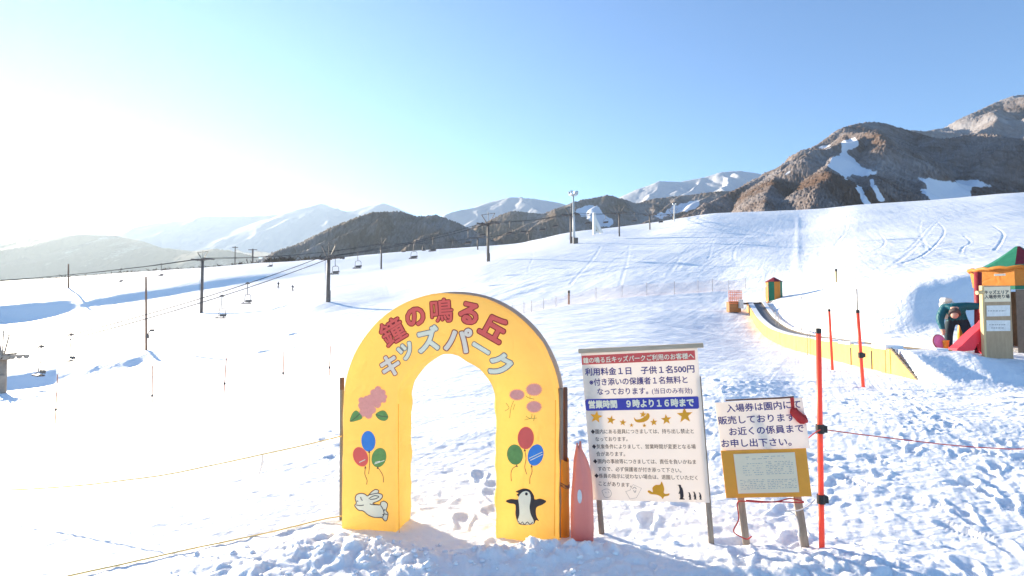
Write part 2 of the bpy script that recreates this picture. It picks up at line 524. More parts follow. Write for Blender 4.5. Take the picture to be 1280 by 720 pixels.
# rows (depth) and columns (X / depth)
_y = np.linspace(0, 1, 4000)
_Y = 1.3 * (330 / 1.3) ** _y
_w = 2.2 / _Y ** 2 + 1.0 / _Y
_s = np.concatenate([[0], np.cumsum((_w[1:] + _w[:-1]) / 2 * np.diff(_Y))])
ROWS = np.interp(np.linspace(0, _s[-1], 860), _s, _Y)
ROWS = np.concatenate([[-60, -30, -15, -8, -4, -2, -1, -0.3, 0.4, 0.9], ROWS, np.geomspace(340, 11000, 40)])
UC = np.linspace(-1.0, 1.0, 1000)
US = np.geomspace(1.01, 9.0, 34)
UCOL = np.concatenate([-US[::-1], UC, US])
def base_height():
    keys = sorted(TAB)
    Zc = []
    Yp = np.maximum(ROWS, 0)
    for k in keys:
        tab = TAB[k]
        Y = [0.0, 2.0] + [t[0] for t in tab]
        Z = [P(k, t[1], t[0]).z for t in tab]
        Z = [Z[0] * 0.4, Z[0] * 0.7] + Z
        Ys, Zs = Y[-1], Z[-1]
        for dY, dZ in ((25, -1.2), (60, -6), (140, -22), (300, -55)):
            Y.append(Ys + dY)
            Z.append(max(Zs + dZ, -60))
        Y += [1200.0, 12000.0]
        Z += [-60.0, -60.0]
        Zc.append(pchip(Y, Z, Yp))
    Zc = np.array(Zc)                                   # (cols, rows)
    uk = np.array([(k - 640) / F_PX for k in keys])
    v = pchip(uk, Zc, np.clip(UCOL, uk[0], uk[-1]))
    return v.T.copy()                                   # (rows, cols)
Zg = base_height()
def col_width(Y):
    return np.where(Y > 2, Y, 2 + (2 - Y) * 1.2)
Wd = col_width(ROWS)
Xg = np.clip(UCOL[None, :] * Wd[:, None], -9500, 9500)
Yg = np.repeat(ROWS[:, None], len(UCOL), 1)
# conveyor line: the ground is low on its left side and packed up to the belt on its right side
CONV = [(9.15, 13.0, .12), (10.55, 18.0, .08), (11.7, 22.0, .06), (13.1, 27.0, .08), (14.1, 31.0, .25), (15.55, 36.0, .80), (17.4, 42.0, 2.0)]
cy_ = [c[1] for c in CONV]
CONV = [(c[0] + .63, c[1], c[2]) for c in CONV]
def conv_at(Y):
    return np.interp(Y, cy_, [c[0] for c in CONV]), pchip(cy_, [c[2] for c in CONV], np.clip(np.atleast_1d(Y), 13, 42))
cx, cz = conv_at(ROWS)
dx = Xg - cx[:, None]
win = (sstep(11.2, 12.8, ROWS) * (1 - sstep(42, 45, ROWS)))[:, None]
left = win * sstep(-8.0, -0.6, dx) * (1 - sstep(0.2, 0.6, dx))
Zg = Zg * (1 - left) + (cz[:, None] + 0.02) * left
nearend = (1 - sstep(14.5, 16.5, ROWS))[:, None]
right = sstep(11.4, 13.9, ROWS)[:, None] * win * np.maximum(sstep(0.2, 0.6, dx), nearend * sstep(-.62, -.5, dx)) * (1 - sstep(0.8, 1.9, dx))
lvl = np.maximum(cz[:, None] + 0.59 + .04 * nearend, 0)
Zg = Zg * (1 - right) + lvl * right
# broad soft undulation, then lumps and trodden snow close to the viewer
far = sstep(14, 60, Yg) * (1 - sstep(330, 600, Yg))
Zg += far * (fbm(Xg / 26, Yg / 26, 3, 3) * 0.32 + fbm(Xg / 7, Yg / 7, 3, 9) * 0.09)
mid = sstep(4, 9, Yg) * (1 - sstep(60, 120, Yg))
Zg += mid * (fbm(Xg / 2.4, Yg / 2.4, 3, 14) * 0.045 + fbm(Xg / 0.7, Yg / 0.7, 3, 15) * 0.022)
rough = 0.30 + 0.70 * sstep(-0.12, 0.25, UCOL)[None, :]
rough = np.maximum(rough, 0.55 * (1 - sstep(3.6, 4.6, Yg)))
near = (1 - sstep(9, 20, Yg)) * sstep(-2, 1, Yg)
patchy = 0.35 + 1.1 * sstep(-0.45, 0.5, fbm(Xg / 1.7, Yg / 1.7, 3, 61))
lump = fbm(Xg / 0.42, Yg / 0.42, 4, 21)
lump2 = np.abs(fbm(Xg / 0.17, Yg / 0.17, 3, 31))
Zg += near * rough * patchy * (np.maximum(lump, -0.25) * 0.013 + lump2 * 0.015)
Zg += near * rough * np.maximum(fbm(Xg / 0.09, Yg / 0.09, 3, 33), 0.05) * 0.012
Zg += near * fbm(Xg / 0.06, Yg / 0.06, 2, 41) * 0.006
# banked-up snow along the foot of the arch and of the signs
def mound(x, y, sx, sy, h):
    global Zg
    g = np.exp(-((Xg - x) / sx) ** 2 - ((Yg - y) / sy) ** 2)
    Zg += h * g * (0.8 + 0.9 * np.abs(fbm(Xg / 0.13, Yg / 0.13, 4, 55)))
for mx, my, sx, sy, h in ((-1.25, 3.95, .30, .20, .05), (-.95, 3.80, .35, .20, .07), (-.35, 3.62, .6, .20, .05), (.12, 3.72, .35, .14, .075), (.55, 3.75, .3, .16, .06), (1.3, 3.55, .8, .25, .03), (2.1, 3.6, .5, .25, .05), (-1.7, 3.6, .5, .3, .05)):
    mound(mx, my, sx, sy, h)
# foot prints
for k in range(200):
    if k < 130:
        fx, fy = rng.uniform(0.3, 9.5), rng.uniform(2.8, 13.0)
        if fx / fy > 0.98 or fx / fy < 0.0:
            continue
    else:
        fx, fy = rng.uniform(-3, 0.5), rng.uniform(2.8, 8)
    a = rng.uniform(0, math.pi)
    i0, i1 = np.searchsorted(ROWS, [fy - 0.35, fy + 0.35])
    sub = (slice(i0, i1), slice(None))
    X_, Y_ = Xg[sub] - fx, Yg[sub] - fy
    jj = np.where(np.abs(X_[len(X_) // 2]) < 0.4)[0] if len(X_) else []
    if len(jj) == 0:
        continue
    js = slice(jj[0], jj[-1] + 1)
    X_, Y_ = X_[:, js], Y_[:, js]
    p, q = (X_ * math.cos(a) + Y_ * math.sin(a)) / 0.15, (-X_ * math.sin(a) + Y_ * math.cos(a)) / 0.075
    r2 = p * p + q * q
    dep = (rng.uniform(0.008, 0.022)) * (1.0 if k < 130 else 0.5)
    Zg[i0:i1, js] += -dep * np.exp(-r2 ** 2) + dep * 0.5 * np.exp(-((np.sqrt(r2) - 1.5) / 0.35) ** 2)
def boot(fx, fy, a, dep):
    i0, i1 = np.searchsorted(ROWS, [fy - 0.3, fy + 0.3])
    if i1 <= i0:
        return
    u0, u1 = np.searchsorted(UCOL, [(fx - .35) / fy, (fx + .35) / fy])
    X_, Y_ = Xg[i0:i1, u0:u1] - fx, Yg[i0:i1, u0:u1] - fy
    p, q = (X_ * math.cos(a) + Y_ * math.sin(a)), (-X_ * math.sin(a) + Y_ * math.cos(a))
    w_ = 0.052 + 0.012 * np.sin(p / 0.15 * 2.4)
    r2 = (p / 0.15) ** 4 + (q / w_) ** 4
    Zg[i0:i1, u0:u1] += -dep * np.exp(-r2 ** 1.5) + dep * 0.55 * np.exp(-((r2 ** .25 - 1.35) / 0.22) ** 2)
for x0, y0, x1, y1 in ((1.5, 3.0, 6.5, 9.5), (2.4, 3.2, 8.6, 12.0), (.7, 4.6, 5.2, 12.0), (3.6, 3.7, 1.2, 10.0), (5.5, 5.8, 2.2, 6.6), (.1, 3.9, -.4, 10.0), (3.0, 3.0, 4.6, 5.4), (-.2, 4.5, -3.2, 8.2), (4.0, 4.2, 7.8, 8.4)):
    L_ = math.hypot(x1 - x0, y1 - y0)
    ang = math.atan2(y1 - y0, x1 - x0)
    n_ = int(L_ / 0.52)
    ph = rng.uniform(0, 6)
    for k in range(n_):
        f = k / n_
        sd = (1 if k % 2 else -1) * 0.10 + 0.35 * math.sin(f * 5 + ph)
        boot(x0 + (x1 - x0) * f - math.sin(ang) * sd + rng.uniform(-.04, .04), y0 + (y1 - y0) * f + math.cos(ang) * sd + rng.uniform(-.04, .04), ang + rng.uniform(-.3, .3), rng.uniform(.010, .026))
# ski traces and the groomed strip on the slope
def smooth_line(pts, n=6):
    pts = [Vector(p) for p in pts]
    q = [pts[0]] + pts + [pts[-1]]
    out = []
    for i in range(1, len(q) - 2):
        for k in range(n):
            t = k / n
            p0, p1, p2, p3 = q[i - 1:i + 3]
            out.append(0.5 * ((2 * p1) + (p2 - p0) * t + (2 * p0 - 5 * p1 + 4 * p2 - p3) * t * t + (3 * p1 - p0 - 3 * p2 + p3) * t ** 3))
    out.append(pts[-1])
    return out
def groove(pts, width, depth):
    """pts: image points whose ground positions the trace follows"""
    w = [ground_px(p.x, p.y) for p in smooth_line(pts, 5)]
    for (a, b) in zip(w[:-1], w[1:]):
        ylo, yhi = min(a.y, b.y) - 3 * width, max(a.y, b.y) + 3 * width
        i0, i1 = np.searchsorted(ROWS, [ylo, yhi])
        if i1 <= i0:
            continue
        X_, Y_ = Xg[i0:i1], Yg[i0:i1]
        d = Vector((b.x - a.x, b.y - a.y))
        L2 = max(d.length_squared, 1e-6)
        t = np.clip(((X_ - a.x) * d.x + (Y_ - a.y) * d.y) / L2, 0, 1)
        r = np.hypot(X_ - a.x - t * d.x, Y_ - a.y - t * d.y) / width
        Zg[i0:i1] += -depth * np.exp(-r * r) + 0.45 * depth * np.exp(-((r - 1.8) / 0.6) ** 2)
def gz(x, y):
    i = int(np.clip(np.searchsorted(ROWS, y) - 1, 0, len(ROWS) - 2))
    fy = (y - ROWS[i]) / (ROWS[i + 1] - ROWS[i])
    out = []
    for r in (i, i + 1):
        u = x / Wd[r]
        out.append(np.interp(u, UCOL, Zg[r]))
    return float(out[0] * (1 - fy) + out[1] * fy)
def ground_px(px, py, y0=2.5, y1=330.0):
    """the first point of the snow seen at this image point"""
    r = ray(px, py)
    Y = y0
    last = Y
    while Y < y1:
        t = Y / r.y
        if ZC + r.z * t <= gz(r.x * t, Y):
            lo, hi = last, Y
            for _ in range(25):
                m = (lo + hi) / 2
                t = m / r.y
                if ZC + r.z * t <= gz(r.x * t, m):
                    hi = m
                else:
                    lo = m
            t = hi / r.y
            return Vector((r.x * t, hi, gz(r.x * t, hi)))
        last = Y
        Y *= 1.012
    t = y1 / r.y
    return Vector((r.x * t, y1, gz(r.x * t, y1)))
TRACES = [
    ([(1172, 278), (1180, 287), (1177, 297), (1165, 310), (1148, 322), (1120, 331)], 0.128, 0.034),
    ([(1100, 293), (1106, 302), (1098, 311), (1060, 320), (1010, 329)], 0.128, 0.028),
    ([(1066, 282), (1050, 298), (1030, 308), (1002, 318)], 0.107, 0.025),
    ([(1240, 282), (1254, 292), (1250, 304), (1243, 313)], 0.128, 0.034),
    ([(1205, 295), (1213, 303), (1204, 309), (1201, 316)], 0.107, 0.028),
    ([(1275, 295), (1250, 303), (1215, 314)], 0.092, 0.022),
    ([(1140, 297), (1160, 307), (1164, 313)], 0.107, 0.022),
    ([(880, 300), (850, 318), (815, 340)], 0.122, 0.020),
    ([(700, 320), (660, 335), (610, 352)], 0.122, 0.017),
]
for pts, w_, d_ in TRACES:
    groove(pts, w_, d_)
for k in range(26):
    x_ = rng.uniform(380, 1180)
    yt_ = float(np.interp(x_, [380, 480, 610, 716, 900, 1280], [335, 325, 316, 300, 280, 258])) + rng.uniform(2, 14)
    pts = [(x_, yt_)]
    amp_, ph, dr = rng.uniform(1, 5), rng.uniform(0, 6), rng.uniform(-45, 6)
    n_ = 9
    ln_ = rng.uniform(25, 62)
    for j in range(1, n_):
        f = j / (n_ - 1)
        pts.append((x_ + dr * f * 2 + amp_ * math.sin(ph + f * 4.5) * (0.4 + f), yt_ + ln_ * f))
    groove(pts, rng.uniform(.12, .20), rng.uniform(.010, .024))
a_, b_ = ground_px(998, 272), ground_px(996, 343)
for off, hh in ((0, .06),):
    i0, i1 = np.searchsorted(ROWS, [b_.y, a_.y])
    t = (ROWS[i0:i1, None] - b_.y) / (a_.y - b_.y)
    r = (Xg[i0:i1] - (b_.x + (a_.x - b_.x) * t)) / 0.55
    Zg[i0:i1] += hh * np.exp(-r * r)

def grid_mesh(name, X, Y, Z, mat, smooth=True):
    nr, nc = X.shape
    me = bpy.data.meshes.new(name)
    co = np.stack([X, Y, Z], -1).reshape(-1, 3).astype(np.float32)
    idx = np.arange(nr * nc).reshape(nr, nc)
    q = np.stack([idx[:-1, :-1], idx[:-1, 1:], idx[1:, 1:], idx[1:, :-1]], -1).reshape(-1, 4)
    keep = (np.abs(co[q[:, 0], 0] - co[q[:, 1], 0]) > 1e-6) | (np.abs(co[q[:, 3], 0] - co[q[:, 2], 0]) > 1e-6)
    q = q[keep]
    me.vertices.add(len(co))
    me.vertices.foreach_set('co', co.ravel())
    me.loops.add(q.size)
    me.loops.foreach_set('vertex_index', q.ravel().astype(np.int32))
    me.polygons.add(len(q))
    me.polygons.foreach_set('loop_start', np.arange(0, q.size, 4, dtype=np.int32))
    me.polygons.foreach_set('loop_total', np.full(len(q), 4, dtype=np.int32))
    me.update(calc_edges=True)
    me.validate()
    me.materials.append(mat)
    if smooth:
        me.polygons.foreach_set('use_smooth', np.ones(len(me.polygons), dtype=bool))
    return me
ground = link('ground', grid_mesh('ground', Xg, Yg, Zg, M['snow']))
ground['kind'] = 'structure'
ground['label'] = 'white snow slope with ski traces and footprints rising to the right'

# ------------------------------------------------------------------ mountains
def in_poly(px, py, poly):
    c = np.zeros(px.shape, bool)
    n = len(poly)
    for i in range(n):
        x1, y1 = poly[i]
        x2, y2 = poly[(i + 1) % n]
        if y1 == y2:
            continue
        cond = ((y1 > py) != (y2 > py)) & (px < (x2 - x1) * (py - y1) / (y2 - y1) + x1)
        c ^= cond
    return c
def mountain(name, ridges, px0, px1, step, ynear, yfar, rows, mat, noise=0.10, k=0.55, spurs=None, patches=(), seed=1, wl=260, base=-62.0, label=None, rgh=0.006, canopy=1.5):
    """ridges: lists of (px, py, distance); the ground falls away from them at slope k and carries spurs and gullies"""
    rl = [[P(*p) for p in r] for r in ridges]
    lines = [(r, k) for r in rl]
    rs = random.Random(seed)
    if spurs:
        n_sp, ln, drop = spurs
        r = rl[0]
        seg = [(r[i + 1] - r[i]).length for i in range(len(r) - 1)]
        tot = sum(seg)
        for s in range(n_sp):
            d = tot * (s + 0.5 + rs.uniform(-.3, .3)) / n_sp
            i = 0
            while i < len(seg) - 1 and d > seg[i]:
                d -= seg[i]
                i += 1
            p = r[i].lerp(r[i + 1], min(1, d / seg[i]))
            a = rs.uniform(-0.7, 0.7)
            pts = [p]
            for q in range(3):
                a += rs.uniform(-.35, .35)
                l = ln * rs.uniform(.7, 1.2) / 3
                pts.append(pts[-1] + Vector((math.sin(a) * l, -math.cos(a) * l, -drop * l * rs.uniform(.7, 1.2))))
            lines.append((pts, k * 1.35))
    pxs = np.arange(px0, px1 + step, step)
    us = (pxs - 640) / F_PX
    Ys = np.linspace(ynear, yfar, rows)
    X, Y = us[None, :] * Ys[:, None], np.repeat(Ys[:, None], len(us), 1)
    wx = fbm(X / (wl * .8), Y / (wl * .8), 3, seed + 70) * wl * .22
    wy = fbm(X / (wl * .8), Y / (wl * .8), 3, seed + 80) * wl * .22
    Z = np.full(X.shape, -1e9)
    D = np.full(X.shape, 1e9)
    for li, (pts, kk) in enumerate(lines):
        for a, b in zip(pts[:-1], pts[1:]):
            d = b - a
            L2 = d.x * d.x + d.y * d.y + 1e-9
            Xw, Yw = (X + wx, Y + wy) if li >= len(rl) else ((X + wx * .6, Y + wy * .6) if li else (X, Y))
            t = np.clip(((Xw - a.x) * d.x + (Yw - a.y) * d.y) / L2, 0, 1)
            dist = np.hypot(Xw - a.x - t * d.x, Yw - a.y - t * d.y)
            z = a.z + t * d.z - kk * dist * (0.75 + 0.25 * dist / (dist + wl))
            Z = np.maximum(Z, z)
            D = np.minimum(D, dist)
    for _ in range(4 if canopy else 1):
        Z[1:-1, 1:-1] = (Z[1:-1, 1:-1] * 2 + Z[:-2, 1:-1] + Z[2:, 1:-1] + Z[1:-1, :-2] + Z[1:-1, 2:]) / 6
    amp = wl * noise * np.clip(D / (wl * .6), 0.05, 1.0)
    rid = 1 - np.abs(fbm(X / wl * 1.5, Y / wl * .5, 3 if canopy else 6, seed, .42 if canopy else .55)) * 2
    Z = Z + amp * (rid - 0.7) + fbm(X / (wl * .05), Y / (wl * .05), 3, seed + 20) * wl * rgh
    Z = np.maximum(Z, base)
    m = np.zeros(X.shape)
    if patches:
        dz = Z - ZC
        dd = Y * CP + dz * SP
        ppx = 640 + F_PX * X / dd
        ppy = 360 - F_PX * (-Y * SP + dz * CP) / dd
        ppx = ppx + fbm(X / 26, Y / 60, 4, seed + 40, .7) * 7
        ppy = ppy + fbm(X / 20, Y / 50, 4, seed + 44, .7) * 5
        for poly in patches:
            m = np.maximum(m, in_poly(ppx, ppy, poly).astype(float))
        for _ in range(4):
            m[1:-1, 1:-1] = (m[1:-1, 1:-1] * 2 + m[:-2, 1:-1] + m[2:, 1:-1] + m[1:-1, :-2] + m[1:-1, 2:]) / 6
    # the winter wood: ragged canopy everywhere but on the cleared runs
    Z = Z + np.random.default_rng(seed).normal(0, 1, Z.shape) * canopy * np.clip(1 - 1.6 * m, 0, 1)
    me = grid_mesh(name, X, Y, Z, mat)
    if patches:
        at = me.attributes.new('open_snow', 'FLOAT', 'POINT')
        at.data.foreach_set('value', m.ravel().astype(np.float32))
    o = link(name, me)
    o['kind'] = 'structure'
    if label:
        o['label'] = label
    return o
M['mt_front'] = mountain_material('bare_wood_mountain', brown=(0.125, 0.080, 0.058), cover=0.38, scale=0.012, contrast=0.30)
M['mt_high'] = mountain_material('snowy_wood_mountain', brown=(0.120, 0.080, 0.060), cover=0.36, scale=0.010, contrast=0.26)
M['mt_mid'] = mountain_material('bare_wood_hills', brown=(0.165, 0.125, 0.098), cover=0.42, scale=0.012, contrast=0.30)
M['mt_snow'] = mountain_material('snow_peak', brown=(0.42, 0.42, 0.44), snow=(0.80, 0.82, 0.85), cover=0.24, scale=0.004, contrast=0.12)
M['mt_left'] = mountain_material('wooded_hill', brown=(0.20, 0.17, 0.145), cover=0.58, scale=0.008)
mountain('mountain', [
    [(850, 278, 1250), (870, 262, 1270), (900, 246, 1320), (950, 222, 1400), (990, 200, 1470), (1030, 176, 1540), (1055, 158, 1590), (1075, 153, 1600), (1092, 152, 1600), (1110, 158, 1590), (1130, 166, 1560), (1180, 190, 1450), (1230, 220, 1330), (1290, 250, 1230), (1400, 300, 1100)],
    [(1062, 158, 1590), (1048, 195, 1180), (1028, 226, 930), (1005, 264, 780)],
    [(1092, 154, 1600), (1103, 195, 1200), (1090, 226, 950), (1072, 264, 780)],
    [(1135, 169, 1550), (1160, 205, 1180), (1158, 238, 920), (1145, 275, 760)],
    [(985, 203, 1465), (965, 232, 1100), (948, 262, 850)],
    ], 820, 1420, 1.3, 690, 1900, 260, M['mt_front'], noise=.21, k=.70, spurs=(17, 560, .44), seed=4, wl=190,
    patches=[[(1054.3, 176.9), (1068.7, 173.3), (1074.4, 181.2), (1065.8, 187.0), (1058.6, 188.4), (1060.0, 194.1), (1052.8, 194.1), (1053.6, 186.2)], [(1042.8, 196.3), (1055.4, 190.5), (1067.9, 199.9), (1078.7, 210.7), (1098.5, 215.7), (1084.1, 220.7), (1067.9, 217.1), (1057.9, 225.0), (1050.0, 215.7), (1037.0, 208.5)], [(1070.1, 231.5), (1077.3, 233.7), (1090.2, 262.4), (1081.6, 263.9)], [(1085.2, 222.2), (1091.6, 224.3), (1109.6, 250.9), (1101.7, 253.1)], [(1139.8, 221.5), (1165.0, 224.7), (1193.7, 227.6), (1218.9, 225.0), (1247.6, 235.8), (1215.3, 234.4), (1214.5, 242.3), (1227.8, 248.0), (1197.3, 254.5), (1163.2, 252.4), (1157.0, 242.3), (1147.7, 238.7), (1161.4, 233.0)], [(1021.2, 182.6), (1035.6, 179.8), (1039.2, 184.8), (1026.6, 187.7)], [(978.1, 218.6), (988.9, 210.7), (991.0, 214.3), (981.7, 221.5)]],
    label='brown wooded mountain with cleared ski runs right of centre')
mountain('mountain', [
    [(1100, 180, 2350), (1125, 164, 2400), (1160, 163, 2450), (1185, 158, 2500), (1215, 141, 2550), (1245, 127, 2600), (1265, 119, 2600), (1280, 117, 2600), (1330, 108, 2600), (1420, 120, 2600), (1560, 170, 2500)],
    [(1280, 118, 2600), (1262, 152, 2300), (1235, 185, 2000), (1215, 215, 1850)],
    [(1330, 110, 2600), (1320, 160, 2200), (1290, 215, 1850)],
    ], 1040, 1560, 1.5, 1500, 3000, 170, M['mt_high'], noise=.16, k=.68, spurs=(13, 800, .44), seed=9, wl=300,
    label='higher dark mountain with snowy shoulder at the right edge')
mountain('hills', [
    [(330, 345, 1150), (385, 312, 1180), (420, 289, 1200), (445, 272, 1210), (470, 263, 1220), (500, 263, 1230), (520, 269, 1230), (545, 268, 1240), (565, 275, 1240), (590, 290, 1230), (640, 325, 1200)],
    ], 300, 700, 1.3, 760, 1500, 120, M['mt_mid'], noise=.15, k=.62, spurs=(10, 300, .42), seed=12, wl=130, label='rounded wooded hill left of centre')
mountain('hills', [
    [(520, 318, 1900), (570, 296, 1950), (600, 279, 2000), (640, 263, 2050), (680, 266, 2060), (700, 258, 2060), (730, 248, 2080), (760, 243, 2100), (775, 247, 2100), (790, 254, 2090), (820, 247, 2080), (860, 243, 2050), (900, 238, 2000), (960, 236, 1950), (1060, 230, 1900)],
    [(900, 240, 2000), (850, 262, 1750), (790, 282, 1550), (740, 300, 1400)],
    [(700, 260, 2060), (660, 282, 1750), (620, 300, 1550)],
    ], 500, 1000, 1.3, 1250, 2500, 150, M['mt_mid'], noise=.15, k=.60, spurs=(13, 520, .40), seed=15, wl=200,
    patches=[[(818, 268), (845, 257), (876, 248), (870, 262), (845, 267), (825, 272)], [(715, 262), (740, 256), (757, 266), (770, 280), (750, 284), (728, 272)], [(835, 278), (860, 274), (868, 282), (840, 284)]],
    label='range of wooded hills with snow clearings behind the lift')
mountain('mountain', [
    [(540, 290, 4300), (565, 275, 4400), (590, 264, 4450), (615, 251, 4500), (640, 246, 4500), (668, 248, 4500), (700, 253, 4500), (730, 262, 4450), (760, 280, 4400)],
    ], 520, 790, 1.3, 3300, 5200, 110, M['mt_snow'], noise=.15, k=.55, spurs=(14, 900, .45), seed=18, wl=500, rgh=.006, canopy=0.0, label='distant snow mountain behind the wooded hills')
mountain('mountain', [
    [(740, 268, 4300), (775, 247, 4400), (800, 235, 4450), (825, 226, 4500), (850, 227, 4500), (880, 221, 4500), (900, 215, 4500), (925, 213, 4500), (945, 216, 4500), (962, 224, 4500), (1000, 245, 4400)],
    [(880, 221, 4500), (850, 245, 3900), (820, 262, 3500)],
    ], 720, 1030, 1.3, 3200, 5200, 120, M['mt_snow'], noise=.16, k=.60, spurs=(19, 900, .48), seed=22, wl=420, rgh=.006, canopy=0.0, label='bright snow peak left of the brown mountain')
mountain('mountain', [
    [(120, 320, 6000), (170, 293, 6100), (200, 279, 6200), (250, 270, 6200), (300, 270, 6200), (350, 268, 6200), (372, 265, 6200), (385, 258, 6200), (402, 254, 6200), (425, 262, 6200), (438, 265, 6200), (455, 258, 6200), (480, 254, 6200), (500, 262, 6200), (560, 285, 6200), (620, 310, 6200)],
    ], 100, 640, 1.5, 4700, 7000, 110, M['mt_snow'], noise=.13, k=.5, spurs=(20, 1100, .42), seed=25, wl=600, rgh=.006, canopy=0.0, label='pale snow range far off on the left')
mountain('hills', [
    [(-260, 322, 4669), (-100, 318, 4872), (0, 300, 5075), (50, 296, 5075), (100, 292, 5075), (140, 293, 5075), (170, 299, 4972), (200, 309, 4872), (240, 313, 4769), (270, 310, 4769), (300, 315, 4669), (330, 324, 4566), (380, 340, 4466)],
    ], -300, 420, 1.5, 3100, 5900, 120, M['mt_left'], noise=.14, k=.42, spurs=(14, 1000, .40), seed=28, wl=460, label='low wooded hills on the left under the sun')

# ------------------------------------------------------------------ haze: one even volume round everything
hm = bpy.data.materials.new('haze')
hm.use_nodes = True
hm.node_tree.nodes.clear()
pv = hm.node_tree.nodes.new('ShaderNodeVolumePrincipled')
pv.inputs['Color'].default_value = (0.72, 0.87, 1.0, 1)
pv.inputs['Density'].default_value = HAZE_DENSITY
pv.inputs['Anisotropy'].default_value = 0.46
ho = hm.node_tree.nodes.new('ShaderNodeOutputMaterial')
hm.node_tree.links.new(pv.outputs[0], ho.inputs['Volume'])
hb = MB().box((0, 5450, 590), (19400, 11300, 1310))
haze = link('haze', to_mesh('haze', hb, hm))
haze['kind'] = 'stuff'
haze['label'] = 'thin pale winter haze in the air'

# ------------------------------------------------------------------ text helpers
def text_mb(s, bold=0.0):
    """filled lettering; weight is built up from copies shifted by a hair, each a hair behind the last (third value: layer)"""
    c = bpy.data.curves.new('lettering', 'FONT')
    c.body = s
    c.resolution_u = 3
    o = bpy.data.objects.new('lettering', c)
    COL.objects.link(o)
    dg = bpy.context.evaluated_depsgraph_get()
    dg.update()
    me = bpy.data.meshes.new_from_object(o.evaluated_get(dg))
    v0 = [v.co.copy() for v in me.vertices]
    f0 = [tuple(p.vertices) for p in me.polygons]
    bpy.data.meshes.remove(me)
    bpy.data.objects.remove(o)
    bpy.data.curves.remove(c)
    if bold <= 0:
        sh = [(0, 0)]
    elif bold < .015:
        sh = [(-bold, 0), (bold, 0), (0, bold)]
    else:
        n = 8 if bold < .06 else 14
        sh = [(bold * math.cos(2 * math.pi * k / n), bold * math.sin(2 * math.pi * k / n)) for k in range(n)] + [(0, 0)]
        if bold > .06:
            sh += [(bold * .5 * math.cos(2 * math.pi * k / 8), bold * .5 * math.sin(2 * math.pi * k / 8)) for k in range(8)]
    vs, fs = [], []
    for i, (dx_, dy_) in enumerate(sh):
        n0 = len(vs)
        vs += [Vector((v.x + dx_, v.y + dy_, i * 0.00009)) for v in v0]
        fs += [tuple(q + n0 for q in f) for f in f0]
    return vs, fs
def plane_hit(frame, px, py, yl=0.0):
    """local (x, z) where the view line of an image point meets the plane y = yl of a frame"""
    inv = frame.inverted()
    o = inv @ Vector((0, 0, ZC))
    d = inv.to_3x3() @ ray(px, py)
    t = (yl - o.y) / d.y
    q = o + d * t
    return q.x, q.z
def text_line(frame, s, left, right, em_px, yl, bold=0.0):
    """lettering between two image points (middle of the line), lying on the plane y=yl of the frame"""
    vs, fs = text_mb(s, bold)
    xs = [v.x for v in vs]
    x0, x1 = min(xs), max(xs)
    a = Vector(plane_hit(frame, *left, yl))
    b = Vector(plane_hit(frame, *right, yl))
    m = ((left[0] + right[0]) / 2, (left[1] + right[1]) / 2)
    up = Vector(plane_hit(frame, m[0], m[1] - em_px / 2, yl)) - Vector(plane_hit(frame, m[0], m[1] + em_px / 2, yl))
    em = up.length
    ex = (b - a)
    L = ex.length
    ex.normalize()
    ez = Vector((-ex.y, ex.x))
    mb = MB()
    out = []
    for v in vs:
        p = a + ex * ((v.x - x0) / (x1 - x0) * L) + ez * ((v.y - 0.38) * em)
        out.append((p.x, yl - v.z, p.y))
    mb.add(out, fs)
    return mb
def glyph(frame, s, centre_px, size_px, rot, yl, bold, sx=1.0):
    vs, fs = text_mb(s, bold)
    xs = [v.x for v in vs]
    ys = [v.y for v in vs]
    mx, my = (min(xs) + max(xs)) / 2, (min(ys) + max(ys)) / 2
    c = Vector(plane_hit(frame, *centre_px, yl))
    em = (Vector(plane_hit(frame, centre_px[0] + size_px / 2, centre_px[1], yl)) - Vector(plane_hit(frame, centre_px[0] - size_px / 2, centre_px[1], yl))).length
    ca, sa = math.cos(R(rot)), math.sin(R(rot))
    out = []
    for v in vs:
        x, y = (v.x - mx) * em * sx, (v.y - my) * em
        out.append((c.x + x * ca - y * sa, yl - v.z, c.y + x * sa + y * ca))
    return MB().add(out, fs)
def smooth_loop(pts, n=5):
    out = []
    m = len(pts)
    for i in range(m):
        p0, p1, p2, p3 = (Vector(pts[(i + j - 1) % m]) for j in range(4))
        for k in range(n):
            t = k / n
            out.append(0.5 * ((2 * p1) + (p2 - p0) * t + (2 * p0 - 5 * p1 + 4 * p2 - p3) * t * t + (3 * p1 - p0 - 3 * p2 + p3) * t ** 3))
    return out
def decal(frame, px_pts, yl, smooth=5, thick=0.0012):
    """flat shape on the plane y=yl from an image outline"""
    loop = smooth_loop(px_pts, smooth) if smooth else [Vector(p) for p in px_pts]
    pl = [plane_hit(frame, p.x, p.y, yl) for p in loop]
    mb = MB()
    mb.prism(pl, yl - thick, yl)
    return mb
def stroke(frame, px_pts, w_px, yl, smooth=6, closed=False, mb=None):
    pts = (smooth_loop(px_pts, smooth) if closed else smooth_line(px_pts, smooth)) if smooth else [Vector(p) for p in px_pts]
    if closed:
        pts = pts + [pts[0]]
    mb = mb or MB()
    vs, fs = [], []
    for i, p in enumerate(pts):
        t = (pts[min(i + 1, len(pts) - 1)] - pts[max(i - 1, 0)])
        t = t.normalized() if t.length > 1e-9 else Vector((1, 0))
        nrm = Vector((-t.y, t.x)) * w_px / 2
        for q in (p + nrm, p - nrm):
            x, z = plane_hit(frame, q.x, q.y, yl)
            vs.append((x, yl, z))
    for i in range(len(pts) - 1):
        fs.append((2 * i, 2 * i + 1, 2 * i + 3, 2 * i + 2))
    return mb.add(vs, fs)
